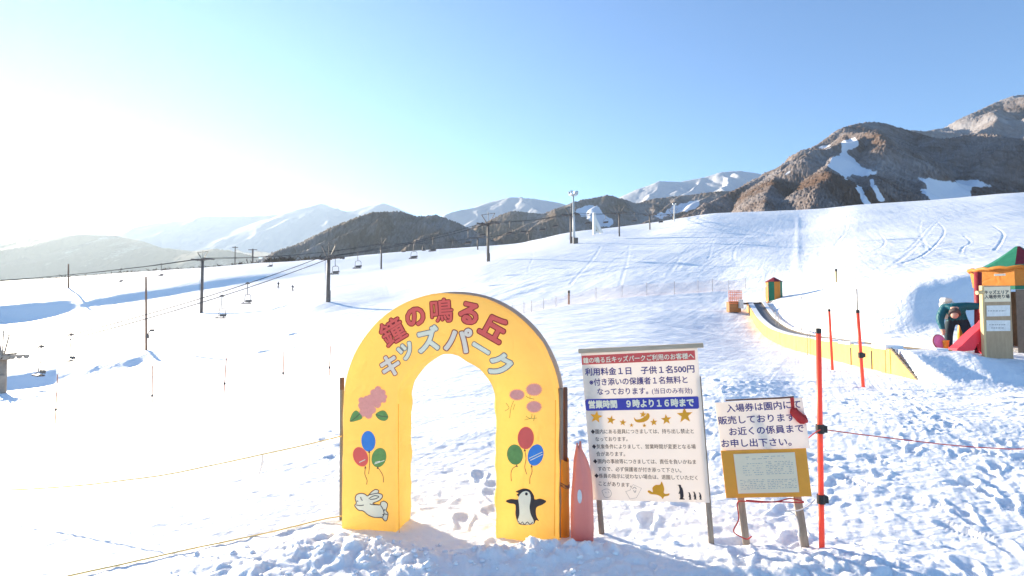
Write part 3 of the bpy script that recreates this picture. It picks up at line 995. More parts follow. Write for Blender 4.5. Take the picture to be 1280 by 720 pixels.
def ellipse_px(cx, cy, rx, ry, rot=0, n=22):
    c, s = math.cos(R(rot)), math.sin(R(rot))
    return [(cx + rx * math.cos(t) * c - ry * math.sin(t) * s, cy + rx * math.cos(t) * s + ry * math.sin(t) * c) for t in (2 * math.pi * k / n for k in range(n))]
def star_px(cx, cy, r, rot=0, inner=0.42):
    return [(cx + (r if k % 2 == 0 else r * inner) * math.sin(R(rot) + math.pi * k / 5), cy - (r if k % 2 == 0 else r * inner) * math.cos(R(rot) + math.pi * k / 5)) for k in range(10)]
def board_frame(cx, Y, cz, yaw, tilt, roll):
    return Matrix.Translation((cx, Y, cz)) @ Matrix.Rotation(yaw, 4, 'Z') @ Matrix.Rotation(tilt, 4, 'X') @ Matrix.Rotation(roll, 4, 'Y')

# ------------------------------------------------------------------ entrance arch
ARCH_YAW = R(-10.5)
a_c = P(561, 672, 4.13)
ARCH = Matrix.Translation((a_c.x, a_c.y, -0.06)) @ Matrix.Rotation(ARCH_YAW, 4, 'Z')
arch = thing('entrance_arch', 'yellow padded entrance arch with red and white lettering, balloons and animals', 'arch', mat=ARCH)
DEP = 0.30
def arch_ring(n=40):
    """outer and inner outlines (x, z) read off the photograph on the front plane"""
    xl, zl = plane_hit(ARCH, 428, 505)
    xr, zr = plane_hit(ARCH, 697, 505)
    zt = plane_hit(ARCH, 562, 366)[1]
    zs = (zl + zr) / 2
    cx, rx, rz = (xl + xr) / 2, (xr - xl) / 2, zt - zs
    outer = [(xl, -0.12)] + [(cx - rx * math.cos(math.pi * k / n), zs + rz * math.sin(math.pi * k / n)) for k in range(n + 1)] + [(xr, -0.12)]
    il = plane_hit(ARCH, 497.5, 510)[0]
    ir = plane_hit(ARCH, 619, 510)[0]
    iz = plane_hit(ARCH, 560, 444)[1]
    izs = plane_hit(ARCH, 560, 508)[1]
    ic, irx, irz = (il + ir) / 2, (ir - il) / 2, iz - izs
    inner = [(il, -0.12)]
    for k in range(n + 1):
        a = math.pi * k / n
        wob = 1 + 0.018 * math.sin(5 * a + .4) * math.sin(a)
        inner.append((ic - irx * wob * math.cos(a), izs + irz * wob * math.sin(a)))
    inner.append((ir, -0.12))
    return outer, inner
outer, inner = arch_ring()
def resample(line, n):
    pts = [Vector(p) for p in line]
    L = [0]
    for a, b in zip(pts[:-1], pts[1:]):
        L.append(L[-1] + (b - a).length)
    out = []
    for k in range(n + 1):
        d = L[-1] * k / n
        i = min(int(np.searchsorted(L, d, side='right')) - 1, len(pts) - 2)
        out.append(pts[i].lerp(pts[i + 1], (d - L[i]) / max(L[i + 1] - L[i], 1e-9)))
    return out
def arch_body():
    NS, NR = 150, 10
    o_, i_ = resample(outer, NS), resample(inner, NS)
    # cross-section loop: front (inner->outer), outer side, back, inner side, slightly rounded corners
    mb = MB()
    b = 0.018
    prof = []
    for k in range(NR + 1):
        prof.append((k / NR, 0.0))
    sect = []
    for f, y in [(0.05 + 0.9 * k / NR, 0.0) for k in range(NR + 1)]:
        sect.append((f, y))
    sect += [(0.985, b * .35), (1.0, b)] + [(1.0, DEP * k / 5) for k in range(1, 5)] + [(1.0, DEP - b), (0.985, DEP - b * .35)]
    sect += [(0.95 - 0.9 * k / 4, DEP) for k in range(5)]
    sect += [(0.015, DEP - b * .35), (0.0, DEP - b)] + [(0.0, DEP - DEP * k / 5) for k in range(1, 5)] + [(0.0, b), (0.015, b * .35)]
    m = len(sect)
    vs, fs = [], []
    for s in range(NS + 1):
        for f, y in sect:
            p = i_[s].lerp(o_[s], f)
            x, z = p.x, p.y
            # slack vinyl: soft pulls and folds
            fold = 0.004 * math.sin(s * .55 + 3 * f) * math.sin(s * .13 + 1) if (f in (0.0, 1.0)) else 0
            yy = y
            if f == 0.0:
                x += fold * 1.6
            vs.append((x + fold, yy, z + fold))
    for s in range(NS):
        for k in range(m):
            fs.append((s * m + k, s * m + (k + 1) % m, (s + 1) * m + (k + 1) % m, (s + 1) * m + k))
    mb.add(vs, fs)
    return mb
part('padded_cover', arch_body(), M['arch'], arch, smooth=True)
# slack rear band in grey-beige, seen past the outer edge at the upper right
def band():
    mb = MB()
    o_ = resample(outer, 90)[6:-6]
    vs, fs = [], []
    c = Vector(((outer[0][0] + outer[-1][0]) / 2, 0.95))
    for p in o_:
        d = (p - c).normalized()
        q = p + d * 0.014
        for (rr, y) in ((0.0, DEP * .62), (0.016, DEP * .64), (0.020, DEP * .95), (0.016, DEP + .012), (-0.06, DEP + .014)):
            v = p + d * rr
            vs.append((v.x, y, v.y))
    for s in range(len(o_) - 1):
        for k in range(4):
            fs.append((s * 5 + k, s * 5 + k + 1, (s + 1) * 5 + k + 1, (s + 1) * 5 + k))
    return mb.add(vs, fs)
part('rear_band', band(), M['arch_rear'], arch, smooth=True)
part('stitched_seam', stroke(ARCH, [(498, 505), (498, 560), (498.5, 620), (499, 670)], .8, -0.002), M['gold_ink'], arch)
part('stitched_seam', stroke(ARCH, [(694.5, 500), (694, 560), (693.5, 620), (693, 670)], .8, -0.002), M['gold_ink'], arch)
FY = -0.003
letters = [('鐘', (490.5, 414), 31, 30, 'r'), ('の', (519, 396), 27, 18, 'r'), ('鳴', (552, 388), 30, 4, 'r'), ('る', (586, 391.5), 30, -14, 'r'), ('丘', (617.5, 409.5), 33, -29, 'r'),
           ('キ', (488, 457), 28, 22, 'p'), ('ッ', (507.5, 439), 27, 26, 'w'), ('ズ', (535, 424), 31, 12, 'w'), ('パ', (572.5, 424.5), 34, -8, 'p'), ('ー', (601.5, 435.5), 28, -30, 'w'), ('ク', (625, 456), 33, -26, 'w')]
for ch, c, sz, rot, kind in letters:
    ol = M['dark_red_ink'] if kind == 'r' else (M['brownred_ink'] if kind == 'p' else M['grey_ink'])
    fl = {'r': M['red_ink'], 'w': M['white_ink'], 'p': M['pinkwhite_ink']}[kind]
    dense = ch in '鐘鳴'
    fb = (0.020 if dense else 0.045) if kind == 'r' else 0.04
    l = part('letter', glyph(ARCH, ch, c, sz, rot, FY - .0035, fb), fl, arch)
    part('letter_outline', glyph(ARCH, ch, c, sz, rot, FY - .0005, fb + 0.036), ol, l, frame=ARCH)
def balloon(cx, cy, rx, ry, rot, mat, string, shine=None):
    b = part('balloon', decal(ARCH, ellipse_px(cx, cy, rx, ry, rot), FY, 2), mat, arch)
    s = stroke(ARCH, string, .8, FY - .0006)
    x, y = string[0]
    s.add(*(lambda m: (m.v, m.f))(decal(ARCH, [(x - 1.5, y + 1.5), (x, y - 1.8), (x + 1.5, y + 1.5)], FY - .002, 0)))
    part('balloon_string', s, M['line_ink'], b, frame=ARCH)
    if shine:
        sh = MB()
        for a_, b_2 in shine:
            stroke(ARCH, [a_, b_2], 1.0, FY - .0022, smooth=2, mb=sh)
        part('shine', sh, M['faint_ink'] if False else M['white_ink'], b, frame=ARCH)
z2 = lambda x, y: (400 + x / 4, 530 + y / 4)
balloon(*z2(242, 86), 8.8, 13, -4, M['blue_ink'], [z2(246, 138), z2(248, 200), z2(243, 250)])
balloon(*z2(203, 164), 9.0, 12.6, -22, M['red_ink'], [z2(227, 216), z2(224, 250), z2(235, 280), z2(233, 303)], [(z2(196, 192), z2(226, 178))])
balloon(*z2(295, 168), 9.0, 12.3, 16, M['green_ink'], [z2(289, 218), z2(300, 232), z2(315, 260), z2(317, 292)], [(z2(272, 200), z2(322, 182)), (z2(275, 192), z2(300, 186))])
balloon(*z2(1029, 70), 10.2, 14, 2, M['red_ink'], [z2(1024, 130), z2(1030, 175), z2(1024, 215), z2(1034, 252)])
balloon(*z2(975, 153), 10.0, 12.8, -8, M['green_ink'], [z2(984, 208), z2(962, 225), z2(955, 250), z2(957, 286)])
balloon(*z2(1078, 155), 9.6, 13.6, 16, M['blue_ink'], [z2(1058, 210), z2(1060, 240), z2(1050, 270), z2(1049, 300)], [(z2(1045, 172), z2(1112, 140)), (z2(1052, 182), z2(1112, 152))])
# running rabbit
z6 = lambda x, y: (420 + x / 7.2, 590 + y / 7.2)
rab = [z6(*p) for p in ((172, 240), (185, 205), (225, 192), (262, 200), (285, 215), (320, 178), (355, 158), (385, 168), (380, 190), (410, 200), (418, 225), (385, 260), (330, 282), (395, 296), (402, 275), (430, 262), (462, 285), (458, 325), (450, 345), (468, 375), (458, 432), (435, 438), (412, 412), (350, 410), (290, 388), (245, 352), (205, 345), (178, 320), (168, 298), (182, 280))]
r_ = part('rabbit_picture', decal(ARCH, rab, FY, 4), M['white_ink'], arch, label='white running rabbit printed on the left leg')
lm = stroke(ARCH, rab, 1.1, FY - .0022, 4, closed=True)
for ln in ([(285, 218), (300, 205), (380, 190)], [(295, 240), (340, 215), (385, 220), (360, 240), (305, 248)], [(305, 285), (320, 293), (392, 297)], [(180, 297), (215, 302), (250, 298)], [(402, 300), (425, 340), (432, 380), (415, 410)], [(440, 335), (432, 350)], [(418, 385), (440, 378), (462, 385)], [(222, 225), (228, 248), (240, 255)], [(185, 262), (200, 262)]):
    stroke(ARCH, [z6(*p) for p in ln], 1.0, FY - .0022, 4, mb=lm)
part('outline', lm, M['line_ink'], r_, frame=ARCH)
# penguin
z7 = lambda x, y: (620 + x / 4.24, 520 + y / 4.24)
pen = [z7(*p) for p in ((104, 402), (122, 392), (150, 384), (180, 392), (200, 420), (206, 442), (236, 438), (266, 452), (245, 470), (214, 486), (214, 530), (228, 556), (212, 552), (200, 572), (160, 578), (125, 574), (112, 556), (103, 520), (104, 490), (100, 468), (70, 462), (52, 450), (80, 440), (116, 442), (118, 425), (108, 418), (120, 408))]
p_ = part('penguin_picture', decal(ARCH, pen, FY, 4), M['black_ink'], arch, label='black and white penguin printed on the right leg')
bel = [z7(*p) for p in ((124, 420), (142, 402), (165, 398), (180, 412), (184, 440), (178, 480), (184, 520), (200, 556), (190, 574), (130, 572), (115, 556), (124, 520), (122, 470), (118, 440))]
part('white_front', decal(ARCH, bel, FY - .0015, 4), M['white_ink'], p_, frame=ARCH)
pe = decal(ARCH, ellipse_px(*z7(161, 413), 1.7, 1.8), FY - .003, 2)
for ln in ([(118, 556), (128, 572), (140, 562), (152, 576), (166, 562), (180, 574), (195, 562)],):
    stroke(ARCH, [z7(*p) for p in ln], .9, FY - .0032, 3, mb=pe)
part('eye_and_feet', pe, M['black_ink'], p_, frame=ARCH)
# flowers
z1 = lambda x, y: (400 + x / 4, 350 + y / 4)
def blossom(cx, cy, r, rot=0, n=5):
    pts = []
    for k in range(n * 6):
        a = 2 * math.pi * k / (n * 6)
        rr = r * (0.72 + 0.28 * abs(math.cos(n * a / 2)))
        pts.append((cx + rr * math.sin(a + rot), cy - rr * math.cos(a + rot)))
    return decal(ARCH, pts, FY, 0)
fl_i = 0
for x, y, r in ((235, 650, 11.5), (275, 600, 11), (290, 570, 10), (225, 615, 9.5), (310, 590, 7)):
    mb = blossom(*z1(x, y), r, .3 + x)
    mb.v = [(p[0], p[1] - .0004 * fl_i, p[2]) for p in mb.v]
    f_ = part('flower', mb, M['pink_ink'], arch)
    fl_i += 1
for pts in (((150, 708), (160, 670), (180, 652), (200, 668), (212, 690), (190, 702)), ((278, 672), (300, 655), (325, 655), (342, 685), (325, 704), (295, 697))):
    lf = part('flower_leaf', decal(ARCH, [z1(*p) for p in pts], FY - .001, 4), M['green_ink'], arch)
    c0, c1 = pts[0], pts[3]
    vein = stroke(ARCH, [z1(*c0), z1(*((c0[0] + c1[0]) / 2, (c0[1] + c1[1]) / 2 + 3)), z1(*c1)], .7, FY - .003)
    part('leaf_vein', vein, M['line_ink'], lf, frame=ARCH)
for x, y, rx, ry in ((985, 574, 10.5, 7.5), (1070, 548, 11, 8.5), (1070, 634, 10.5, 8)):
    pts = []
    for k in range(44):
        a = 2 * math.pi * k / 44
        rr = 1.0 if k % 2 else .80
        cx, cy = z1(x, y)
        pts.append((cx + rx * rr * math.cos(a), cy + ry * rr * math.sin(a)))
    f_ = part('clover_flower', decal(ARCH, pts, FY, 0), M['pink_ink'], arch)
st = MB()
for ln in ([(968, 605), (955, 640), (948, 690)], [(930, 615), (945, 640), (925, 655)], [(975, 620), (965, 650)], [(1030, 580), (1045, 590), (1072, 596)], [(1050, 578), (1050, 595)], [(1060, 670), (1055, 690), (1022, 700)], [(1075, 675), (1068, 705)], [(1030, 680), (1050, 692), (1084, 690)]):
    stroke(ARCH, [z1(*p) for p in ln], .7, FY, 4, mb=st)
part('flower_stems', st, M['green_ink'], arch)

# ------------------------------------------------------------------ posts beside the arch
def post(px, top, bot, wpx, Y, mat, name, label, cat, n=4, lean=0.0, cap=None):
    t, b = P(px, top, Y), P(px + lean, bot, Y)
    b.z -= 0.25
    w = wpx * Y / F_PX
    o = thing(name, label, cat, loc=(b.x, b.y, b.z + .25))
    mb = MB().tube([b, b.lerp(t, .5), t - Vector((0, 0, .012)), t], [w / 2, w / 2, w / 2, w / 2 * .86], n=n)
    part('shaft', mb, mat, o, frame=WORLD, smooth=(n > 4))
    return o, t, b, w
o, t, b, w = post(427.5, 473, 670, 5.5, 4.47, M['post_grey'], 'wooden_stake', 'thin grey stake at the left edge of the yellow arch', 'stake', n=10)
part('painted_tip', MB().tube([P(427.5, 487, 4.47), P(427.5, 472, 4.47)], w / 2 * 1.06, 10), M['post_brown'], o, frame=WORLD)
o, t, b, w = post(700.5, 485.5, 678, 7, 4.10, M['post_grey'], 'wooden_post', 'grey round post against the right side of the arch', 'post', n=12)
o, t, b, w = post(706.8, 484.0, 678, 5.5, 4.16, M['post_brown'], 'wooden_post', 'dark brown round post just right of the grey post', 'post', n=12)
# padding wrapped round the posts
pc = P(705, 672, 4.12)
pad = thing('post_pad', 'orange vinyl pad wrapped round the two posts by the arch', 'pad', loc=(pc.x, pc.y, 0))
def ring_pad(zt, zb, rx, ry, yoff=0):
    mb = MB()
    n, m = 28, 14
    vs, fs = [], []
    for j in range(m + 1):
        z = zb + (zt - zb) * j / m
        k0 = 1 + .03 * math.sin(j * 1.3) - (.06 if j in (0, m) else 0)
        for k in range(n):
            a = 2 * math.pi * k / n
            kk = k0 * (1 + .03 * math.sin(3 * a + j * .6))
            vs.append((rx * kk * math.cos(a), ry * kk * math.sin(a), z + .01 * math.sin(2 * a)))
    for j in range(m):
        for k in range(n):
            fs.append((j * n + k, j * n + (k + 1) % n, (j + 1) * n + (k + 1) % n, (j + 1) * n + k))
    return mb.add(vs, fs)
zt_ = P(705, 574, 4.12).z
part('wrap', ring_pad(zt_, -.12, .040, .050), M['pad'], pad, smooth=True)
part('tie_strap', ring_pad(zt_ - .16, zt_ - .19, .0425, .0525), M['post_brown'], pad, smooth=True)

# ------------------------------------------------------------------ coral sled leaning by the sign
SL = board_frame(*P(730, 620, 4.02), R(-8), R(-5), R(-1.5))
sled = thing('plastic_sled', 'coral plastic sled standing upright between arch and price sign', 'sled', mat=SL)
z5 = lambda x, y: (640 + x / 3, 460 + y / 3)
prof_l = [z5(*p) for p in ((222, 650), (220, 560), (222, 480), (228, 410), (231, 350), (236, 318), (240, 300), (242, 283), (247, 283), (249, 296), (253, 276), (259, 276), (262, 305), (270, 320), (284, 350), (294, 385), (300, 440), (304, 520), (306, 600), (304, 650))]
lo = [plane_hit(SL, *p) for p in prof_l]
def dish(loop, d0, rim=.004):
    """a shallow tray: outline rim, walls going back, floor"""
    n = len(loop)
    cx = sum(p[0] for p in loop) / n
    cz = sum(p[1] for p in loop) / n
    mb = MB()
    def ring(s, y):
        return [(cx + (p[0] - cx) * s, y, cz + (p[1] - cz) * (1 - (1 - s) * .35)) for p in loop]
    rings = [ring(1.0, 0.03), ring(1.03, 0.012), ring(1.0, 0.0), ring(.90, -.004), ring(.82, -.022), ring(.5, -.034)]
    vs = [p for r_2 in rings for p in r_2]
    fs = []
    for j in range(len(rings) - 1):
        for k in range(n):
            fs.append((j * n + k, j * n + (k + 1) % n, (j + 1) * n + (k + 1) % n, (j + 1) * n + k))
    fs.append(tuple((len(rings) - 1) * n + k for k in range(n)))
    fs.append(tuple(range(n - 1, -1, -1)))
    return mb.add(vs, fs)
part('hull', dish(lo, .04), M['sled'], sled, smooth=True)
hx, hz = plane_hit(SL, 724.7, 619)
part('handle_hole', MB().prism([(hx + .0155 * math.cos(t) , hz + .046 * math.sin(t)) for t in (2 * math.pi * k / 20 for k in range(20))], -.040, -.0355), M['white_paint'], sled)

# ------------------------------------------------------------------ price and rules sign
INFO = board_frame(.9087, 3.97, .8409, -.2748, .0752, -.0639)
info = thing('notice_board', 'tall white park notice board with red heading, blue hours band and small rules', 'sign', mat=INFO)
IW, IH = .7886, 1.0482
part('panel', MB().bbox((0, .008, 0), (IW, .014, IH), .003), M['board'], info)
part('top_rail', MB().bbox((.012, .006, IH / 2 + .014), (IW + .055, .035, .03), .004), M['rail_wood'], info)
for s, px0, px1 in ((-1, 748, 752), (1, 885.2, 890.5)):
    xa, za = plane_hit(INFO, px0, 560 if s < 0 else 600, .03)
    xb, zb = plane_hit(INFO, px1, 720, .03)
    yl = .035
    part('leg', MB().bbox(((xa + xb) / 2, yl, (za - .65 + IH * .4) / 2 - .12), (.036, .036, 1.0 + .5), .004, Matrix.Rotation(R(2.0) * 0, 3, 'Y')), M['old_wood'], info)
def zz3(x, y):
    return 700 + x / 6.4, 420 + y / 6.4
def zz4(x, y):
    return 700 + x / 6.4, 530 + y / 6.4
IY = -.0015
part('heading_strip', decal(INFO, [zz3(173, 158), zz3(1078, 115), zz3(1083, 190), zz3(176, 230)], IY, 0), M['coral_ink'], info)
part('hours_band', decal(INFO, [zz3(202, 520), zz3(212, 506), zz3(1098, 482), zz3(1108, 492), zz3(1113, 572), zz3(1102, 582), zz3(220, 598), zz3(208, 590)], IY, 0), M['royal_ink'], info)
def line(frame, parent, s, l, r, em, mat, bold, yl):
    return part('text_line', text_line(frame, s, l, r, em, yl, bold), mat, parent)
T2 = IY - .002
line(INFO, info, '鐘の鳴る丘キッズパークご利用のお客様へ', zz3(185, 197), zz3(1072, 157), 7.9, M['white_ink'], .020, T2)
line(INFO, info, '利用料金１日　子供１名500円', zz3(200, 288), zz3(1075, 261), 10.0, M['navy_ink'], .022, IY)
line(INFO, info, '※付き添いの保護者１名無料と', zz3(235, 370), zz3(1020, 348), 9.6, M['navy_ink'], .018, IY)
line(INFO, info, 'なっております。', zz3(298, 445), zz3(705, 438), 9.2, M['navy_ink'], .016, IY)
line(INFO, info, '(当日のみ有効)', zz3(735, 440), zz3(1058, 436), 7.6, M['navy_ink'], .012, IY)
line(INFO, info, '営業時間　９時より１６時まで', zz3(228, 548), zz3(1072, 531), 10.4, M['white_ink'], .045, T2)
for l, r, s in (((246, 61), (1070, 57), '◆園内にある遊具につきましては、持ち出し禁止と'), ((283, 121), (540, 120), 'なっております。'), ((256, 180), (1085, 181), '◆気象条件によりまして、営業時間が変更となる場'),
                ((290, 239), (520, 240), '合があります。'), ((265, 298), (1088, 303), '◆園内の事故等につきましては、責任を負いかねま'), ((304, 358), (970, 371), 'すので、必ず保護者が付き添って下さい。'),
                ((275, 413), (1100, 431), '◆係員の指示に従わない場合は、退園していただく'), ((310, 475), (572, 489), 'ことがあります。')):
    line(INFO, info, s, zz4(*l), zz4(*r), 6.2, M['black_ink'], .008, IY)
for x, y, r, rot in ((290, 648, 52, 8), (408, 672, 38, 12), (503, 692, 29, 5), (572, 714, 18, 0), (675, 716, 18, 5), (750, 690, 31, -5), (850, 668, 44, -6), (998, 634, 66, -4)):
    part('star', decal(INFO, star_px(*zz3(x, y), r / 6.4, rot), IY, 0), M['gold_ink'], info)
mn = [zz3(*p) for p in ((592, 650), (610, 668), (645, 662), (680, 642), (702, 615), (718, 640), (705, 668), (670, 688), (628, 692), (600, 680))]
mo = part('crescent_moon', decal(INFO, mn, IY, 3), M['gold_ink'], info)
part('small_star', decal(INFO, star_px(*zz3(664, 628), 4.6, 6), IY - .0015, 0), M['gold_ink'], mo, frame=INFO)
# little pictures along the bottom
sk = MB()
for ln in ([(335, 535), (345, 560), (360, 585), (395, 585), (412, 560), (400, 530), (375, 520), (350, 525), (335, 535)], [(360, 545), (372, 552)], [(385, 540), (395, 552)]):
    stroke(INFO, [zz4(*p) for p in ln], .5, IY, 3, mb=sk)
part('pencil_drawing', sk, M['faint_ink'], info)
sk = MB()
for ln in ([(525, 540), (560, 530), (585, 485), (652, 515), (612, 590), (560, 600), (525, 540)],):
    stroke(INFO, [zz4(*p) for p in ln], .5, IY, 0, mb=sk)
for ln in ([(580, 520), (595, 505), (612, 520)], [(588, 530), (600, 548), (608, 530)]):
    stroke(INFO, [zz4(*p) for p in ln], .9, IY, 3, mb=sk)
part('card_drawing', sk, M['faint_ink'], info)
leaf = [zz4(*p) for p in ((700, 540), (715, 530), (742, 545), (740, 510), (765, 488), (800, 485), (812, 460), (825, 485), (834, 520), (830, 550), (848, 560), (875, 555), (868, 573), (835, 580), (822, 600), (805, 580), (770, 565), (725, 560))]
part('orange_shape', decal(INFO, leaf, IY, 4), M['gold_ink'], info, label='small orange picture at the foot of the board')
for x, y, h in ((968, 545, 118), (1038, 576, 58), (1078, 573, 62), (1122, 577, 56)):
    q = [(-.18, -.46), (-.30, -.47), (-.16, -.50), (-.02, -.49), (.02, -.36), (.10, -.25), (.16, .0), (.18, .3), (.14, .40), (.26, .49), (-.10, .49), (-.06, .38), (-.08, .1), (-.17, .12), (-.10, -.1), (-.12, -.3)]
    part('penguin_silhouette', decal(INFO, [zz4(x + a * h, y + b * h) for a, b in q], IY, 3), M['black_ink'], info)

# ------------------------------------------------------------------ ticket sign with ochre board
SM = board_frame(1.6727, 3.86, .8709, -.3173, -.0743, -.109)
OB = board_frame(1.6874, 3.84, .5531, -.2372, .0316, -.0944)
tick = thing('ticket_sign', 'small leaning ticket sign with ochre lower board and pinned paper', 'sign', mat=SM)
part('white_panel', MB().bbox((0, .006, 0), (.5496, .012, .3252), .003), M['board'], tick)
part('ochre_panel', MB().bbox((0, .010, 0), (.5318, .014, .3168), .003), M['orange_board'], tick, frame=OB)
def zz5(x, y):
    return 880 + x / 6, 480 + y / 6
def zz6(x, y):
    return 880 + x / 5.54, 580 + y / 5.54
SY = -.0015
for s, l, r in (('入場券は園内にて', (168, 184), (725, 150)), ('販売しております。', (106, 275), (715, 245)), ('お近くの係員まで', (188, 358), (748, 330)), ('お申し出下さい。', (130, 446), (655, 432))):
    line(SM, tick, s, zz5(*l), zz5(*r), 10.8, M['navy_ink'], .018, SY)
part('pinned_paper', decal(OB, [zz5(220, 525), zz5(680, 511), zz6(660, 195), zz6(237, 205)], -.0005, 0), M['paper'], tick, frame=OB)
# print too small to read: rows of tiny strokes
rs = random.Random(5)
marks = MB()
def paper_rows(x0, y0, x1, y1, n, left=True):
    for i in range(n):
        f = i / max(n - 1, 1)
        x = 0.0
        while x < 1:
            w_ = rs.uniform(.03, .16)
            if rs.random() < .82:
                a0 = (x0 + (x1 - x0) * x + f * 1.3, y0 + (y1 - y0) * f - (x1 - x0) * x * .035)
                a1 = (x0 + (x1 - x0) * min(1, x + w_ * .8) + f * 1.3, a0[1] - (x1 - x0) * w_ * .03)
                stroke(OB, [a0, a1], .55, -.0022, 0, mb=marks)
            x += w_ + .02
paper_rows(932, 571.5, 980, 574, 2)
paper_rows(928, 580, 953, 594, 6)
paper_rows(957, 577.5, 991, 592.5, 8)
paper_rows(925, 600.5, 956, 611.5, 6)
paper_rows(959, 600, 995, 610.5, 6)
part('paper_print', marks, M['faint_ink'], tick, frame=OB)
# legs and the cords
def strip(px_a, px_b, Y, w, d, name='leg', parent=tick, mat=M['old_wood']):
    a, b = P(*px_a, Y), P(*px_b, Y)
    dirn = (a - b).normalized()
    b = b - dirn * .25
    rot = dirn.to_track_quat('Z', 'Y').to_matrix()
    # keep the section square to the board
    mb = MB().bbox((0, 0, 0), (w, d, (a - b).length), .003)
    Mx = Matrix.Translation((a + b) / 2) @ (Vector((0, 0, 1)).rotation_difference(dirn)).to_matrix().to_4x4() @ Matrix.Rotation(-.28, 4, 'Z')
    return part(name, mb, mat, parent, frame=Mx)
strip((923, 600), (935, 696), 3.985, .046, .04)
strip((993, 600), (1008.5, 697), 3.885, .050, .035)
strip((907, 503.5), (923, 606), 4.03, .03, .018, name='rear_batten')
top_cord = MB().tube([P(907, 500.5, 3.84), P(940, 499, 3.84), P(975, 497.5, 3.83), P(992, 496, 3.83)], .006, 6)
part('top_cord', top_cord, M['post_brown'], tick, frame=WORLD)
zp = lambda x, y: (970 + x / 8, 480 + y / 8)
PF = board_frame(*P(997, 512, 3.80), -.3, -.05, 0)
pouch = thing('rubber_pouch', 'red pouch hanging over the upper right corner of the ticket sign', 'pouch', mat=PF)
po = [plane_hit(PF, *zp(*p)) for p in ((132, 285), (140, 245), (165, 228), (198, 240), (235, 268), (275, 300), (300, 312), (322, 365), (318, 385), (285, 402), (240, 400), (205, 375), (170, 335), (140, 310))]
part('bag', dish(po, .03), M['pouch'], pouch, smooth=True)
part('hanging_strap', decal(PF, [zp(140, 140), zp(178, 135), zp(184, 235), (zp(152, 240))], -.002, 0, thick=.004), M['pouch'], pouch)
part('flap_fold', stroke(PF, [zp(200, 238), zp(240, 290), zp(290, 330), zp(312, 350)], 1.4, -.036, 4), M['dark_red_ink'], pouch)

# red safety pole with clamps
def seg_pole(top, bot, Y, rad, name, label, cat, group=None, mat=None, cap=True, clamps=(), sink=.3):
    t, b = P(*top, Y), P(*bot, Y)
    o = thing(name, label, cat, loc=b, group=group)
    d = (t - b).normalized()
    part('shaft', MB().tube([b - d * sink, b, b.lerp(t, .5), t], [rad, rad, rad, rad * .95], 12), mat or M['pole_red'], o, frame=WORLD, smooth=True)
    if cap:
        part('cap', MB().tube([t - d * rad * 1.2, t + d * rad * .6, t + d * rad * .9], [rad * 1.08, rad * 1.08, rad * .7], 12), M['clamp'], o, frame=WORLD)
    for f in clamps:
        c = b.lerp(t, f)
        part('clamp', MB().tube([c - d * rad * 1.7, c + d * rad * 1.7], rad * 1.55, 12).bbox(c + Vector((rad * 1.5, -rad * .4, 0)), (rad * 1.6, rad * 1.8, rad * 2.6), rad * .2), M['clamp'], o, frame=WORLD)
    return o
seg_pole((1023, 413), (1027.6, 697), 3.83, .0172, 'safety_pole', 'tall orange-red safety pole with two black clamps beside the ticket sign', 'pole', clamps=(.254, .562))

def rope(name, label, pts, r, mat, n=6, cat='rope', group=None):
    c = smooth_line(pts, 8)
    return single(name, MB().tube(c, r, n), mat, label, cat, group, smooth=True)
rope('safety_rope', 'red rope sagging to the right from the upper clamp', [P(1027, 536.5, 3.81), P(1060, 541, 3.86), P(1120, 548.5, 3.95), P(1190, 556.5, 4.05), P(1240, 560, 4.1), P(1285, 561, 4.15), P(1400, 555, 4.3)], .0038, M['rope_red'])
rope('safety_rope', 'short red cord from upper clamp down to the ticket sign', [P(1026, 537, 3.805), P(1018, 541.5, 3.81), P(1010, 548, 3.82)], .0035, M['rope_red'])
rope('safety_rope', 'red cord tied round the ticket sign legs under the ochre board', [zz and P(*zz, 3.80) for zz in (zz6(330, 500), zz6(300, 520), zz6(258, 505), zz6(205, 465), zz6(240, 380), zz6(232, 270), zz6(285, 258), zz6(400, 265), zz6(520, 262), zz6(690, 266))] + [P(*zz6(600, 240), 3.80), P(*zz6(480, 262), 3.80), P(*zz6(290, 250), 3.79)], .0042, M['rope_red'])
rope('safety_rope', 'thin white cord running from lower clamp down the right sign leg', [P(*p, 3.80) for p in (zz6(770, 245), zz6(720, 290), zz6(650, 322), zz6(560, 325), zz6(625, 345), zz6(655, 430), zz6(660, 520), zz6(675, 590), zz6(700, 660))], .0038, M['cord_white'])

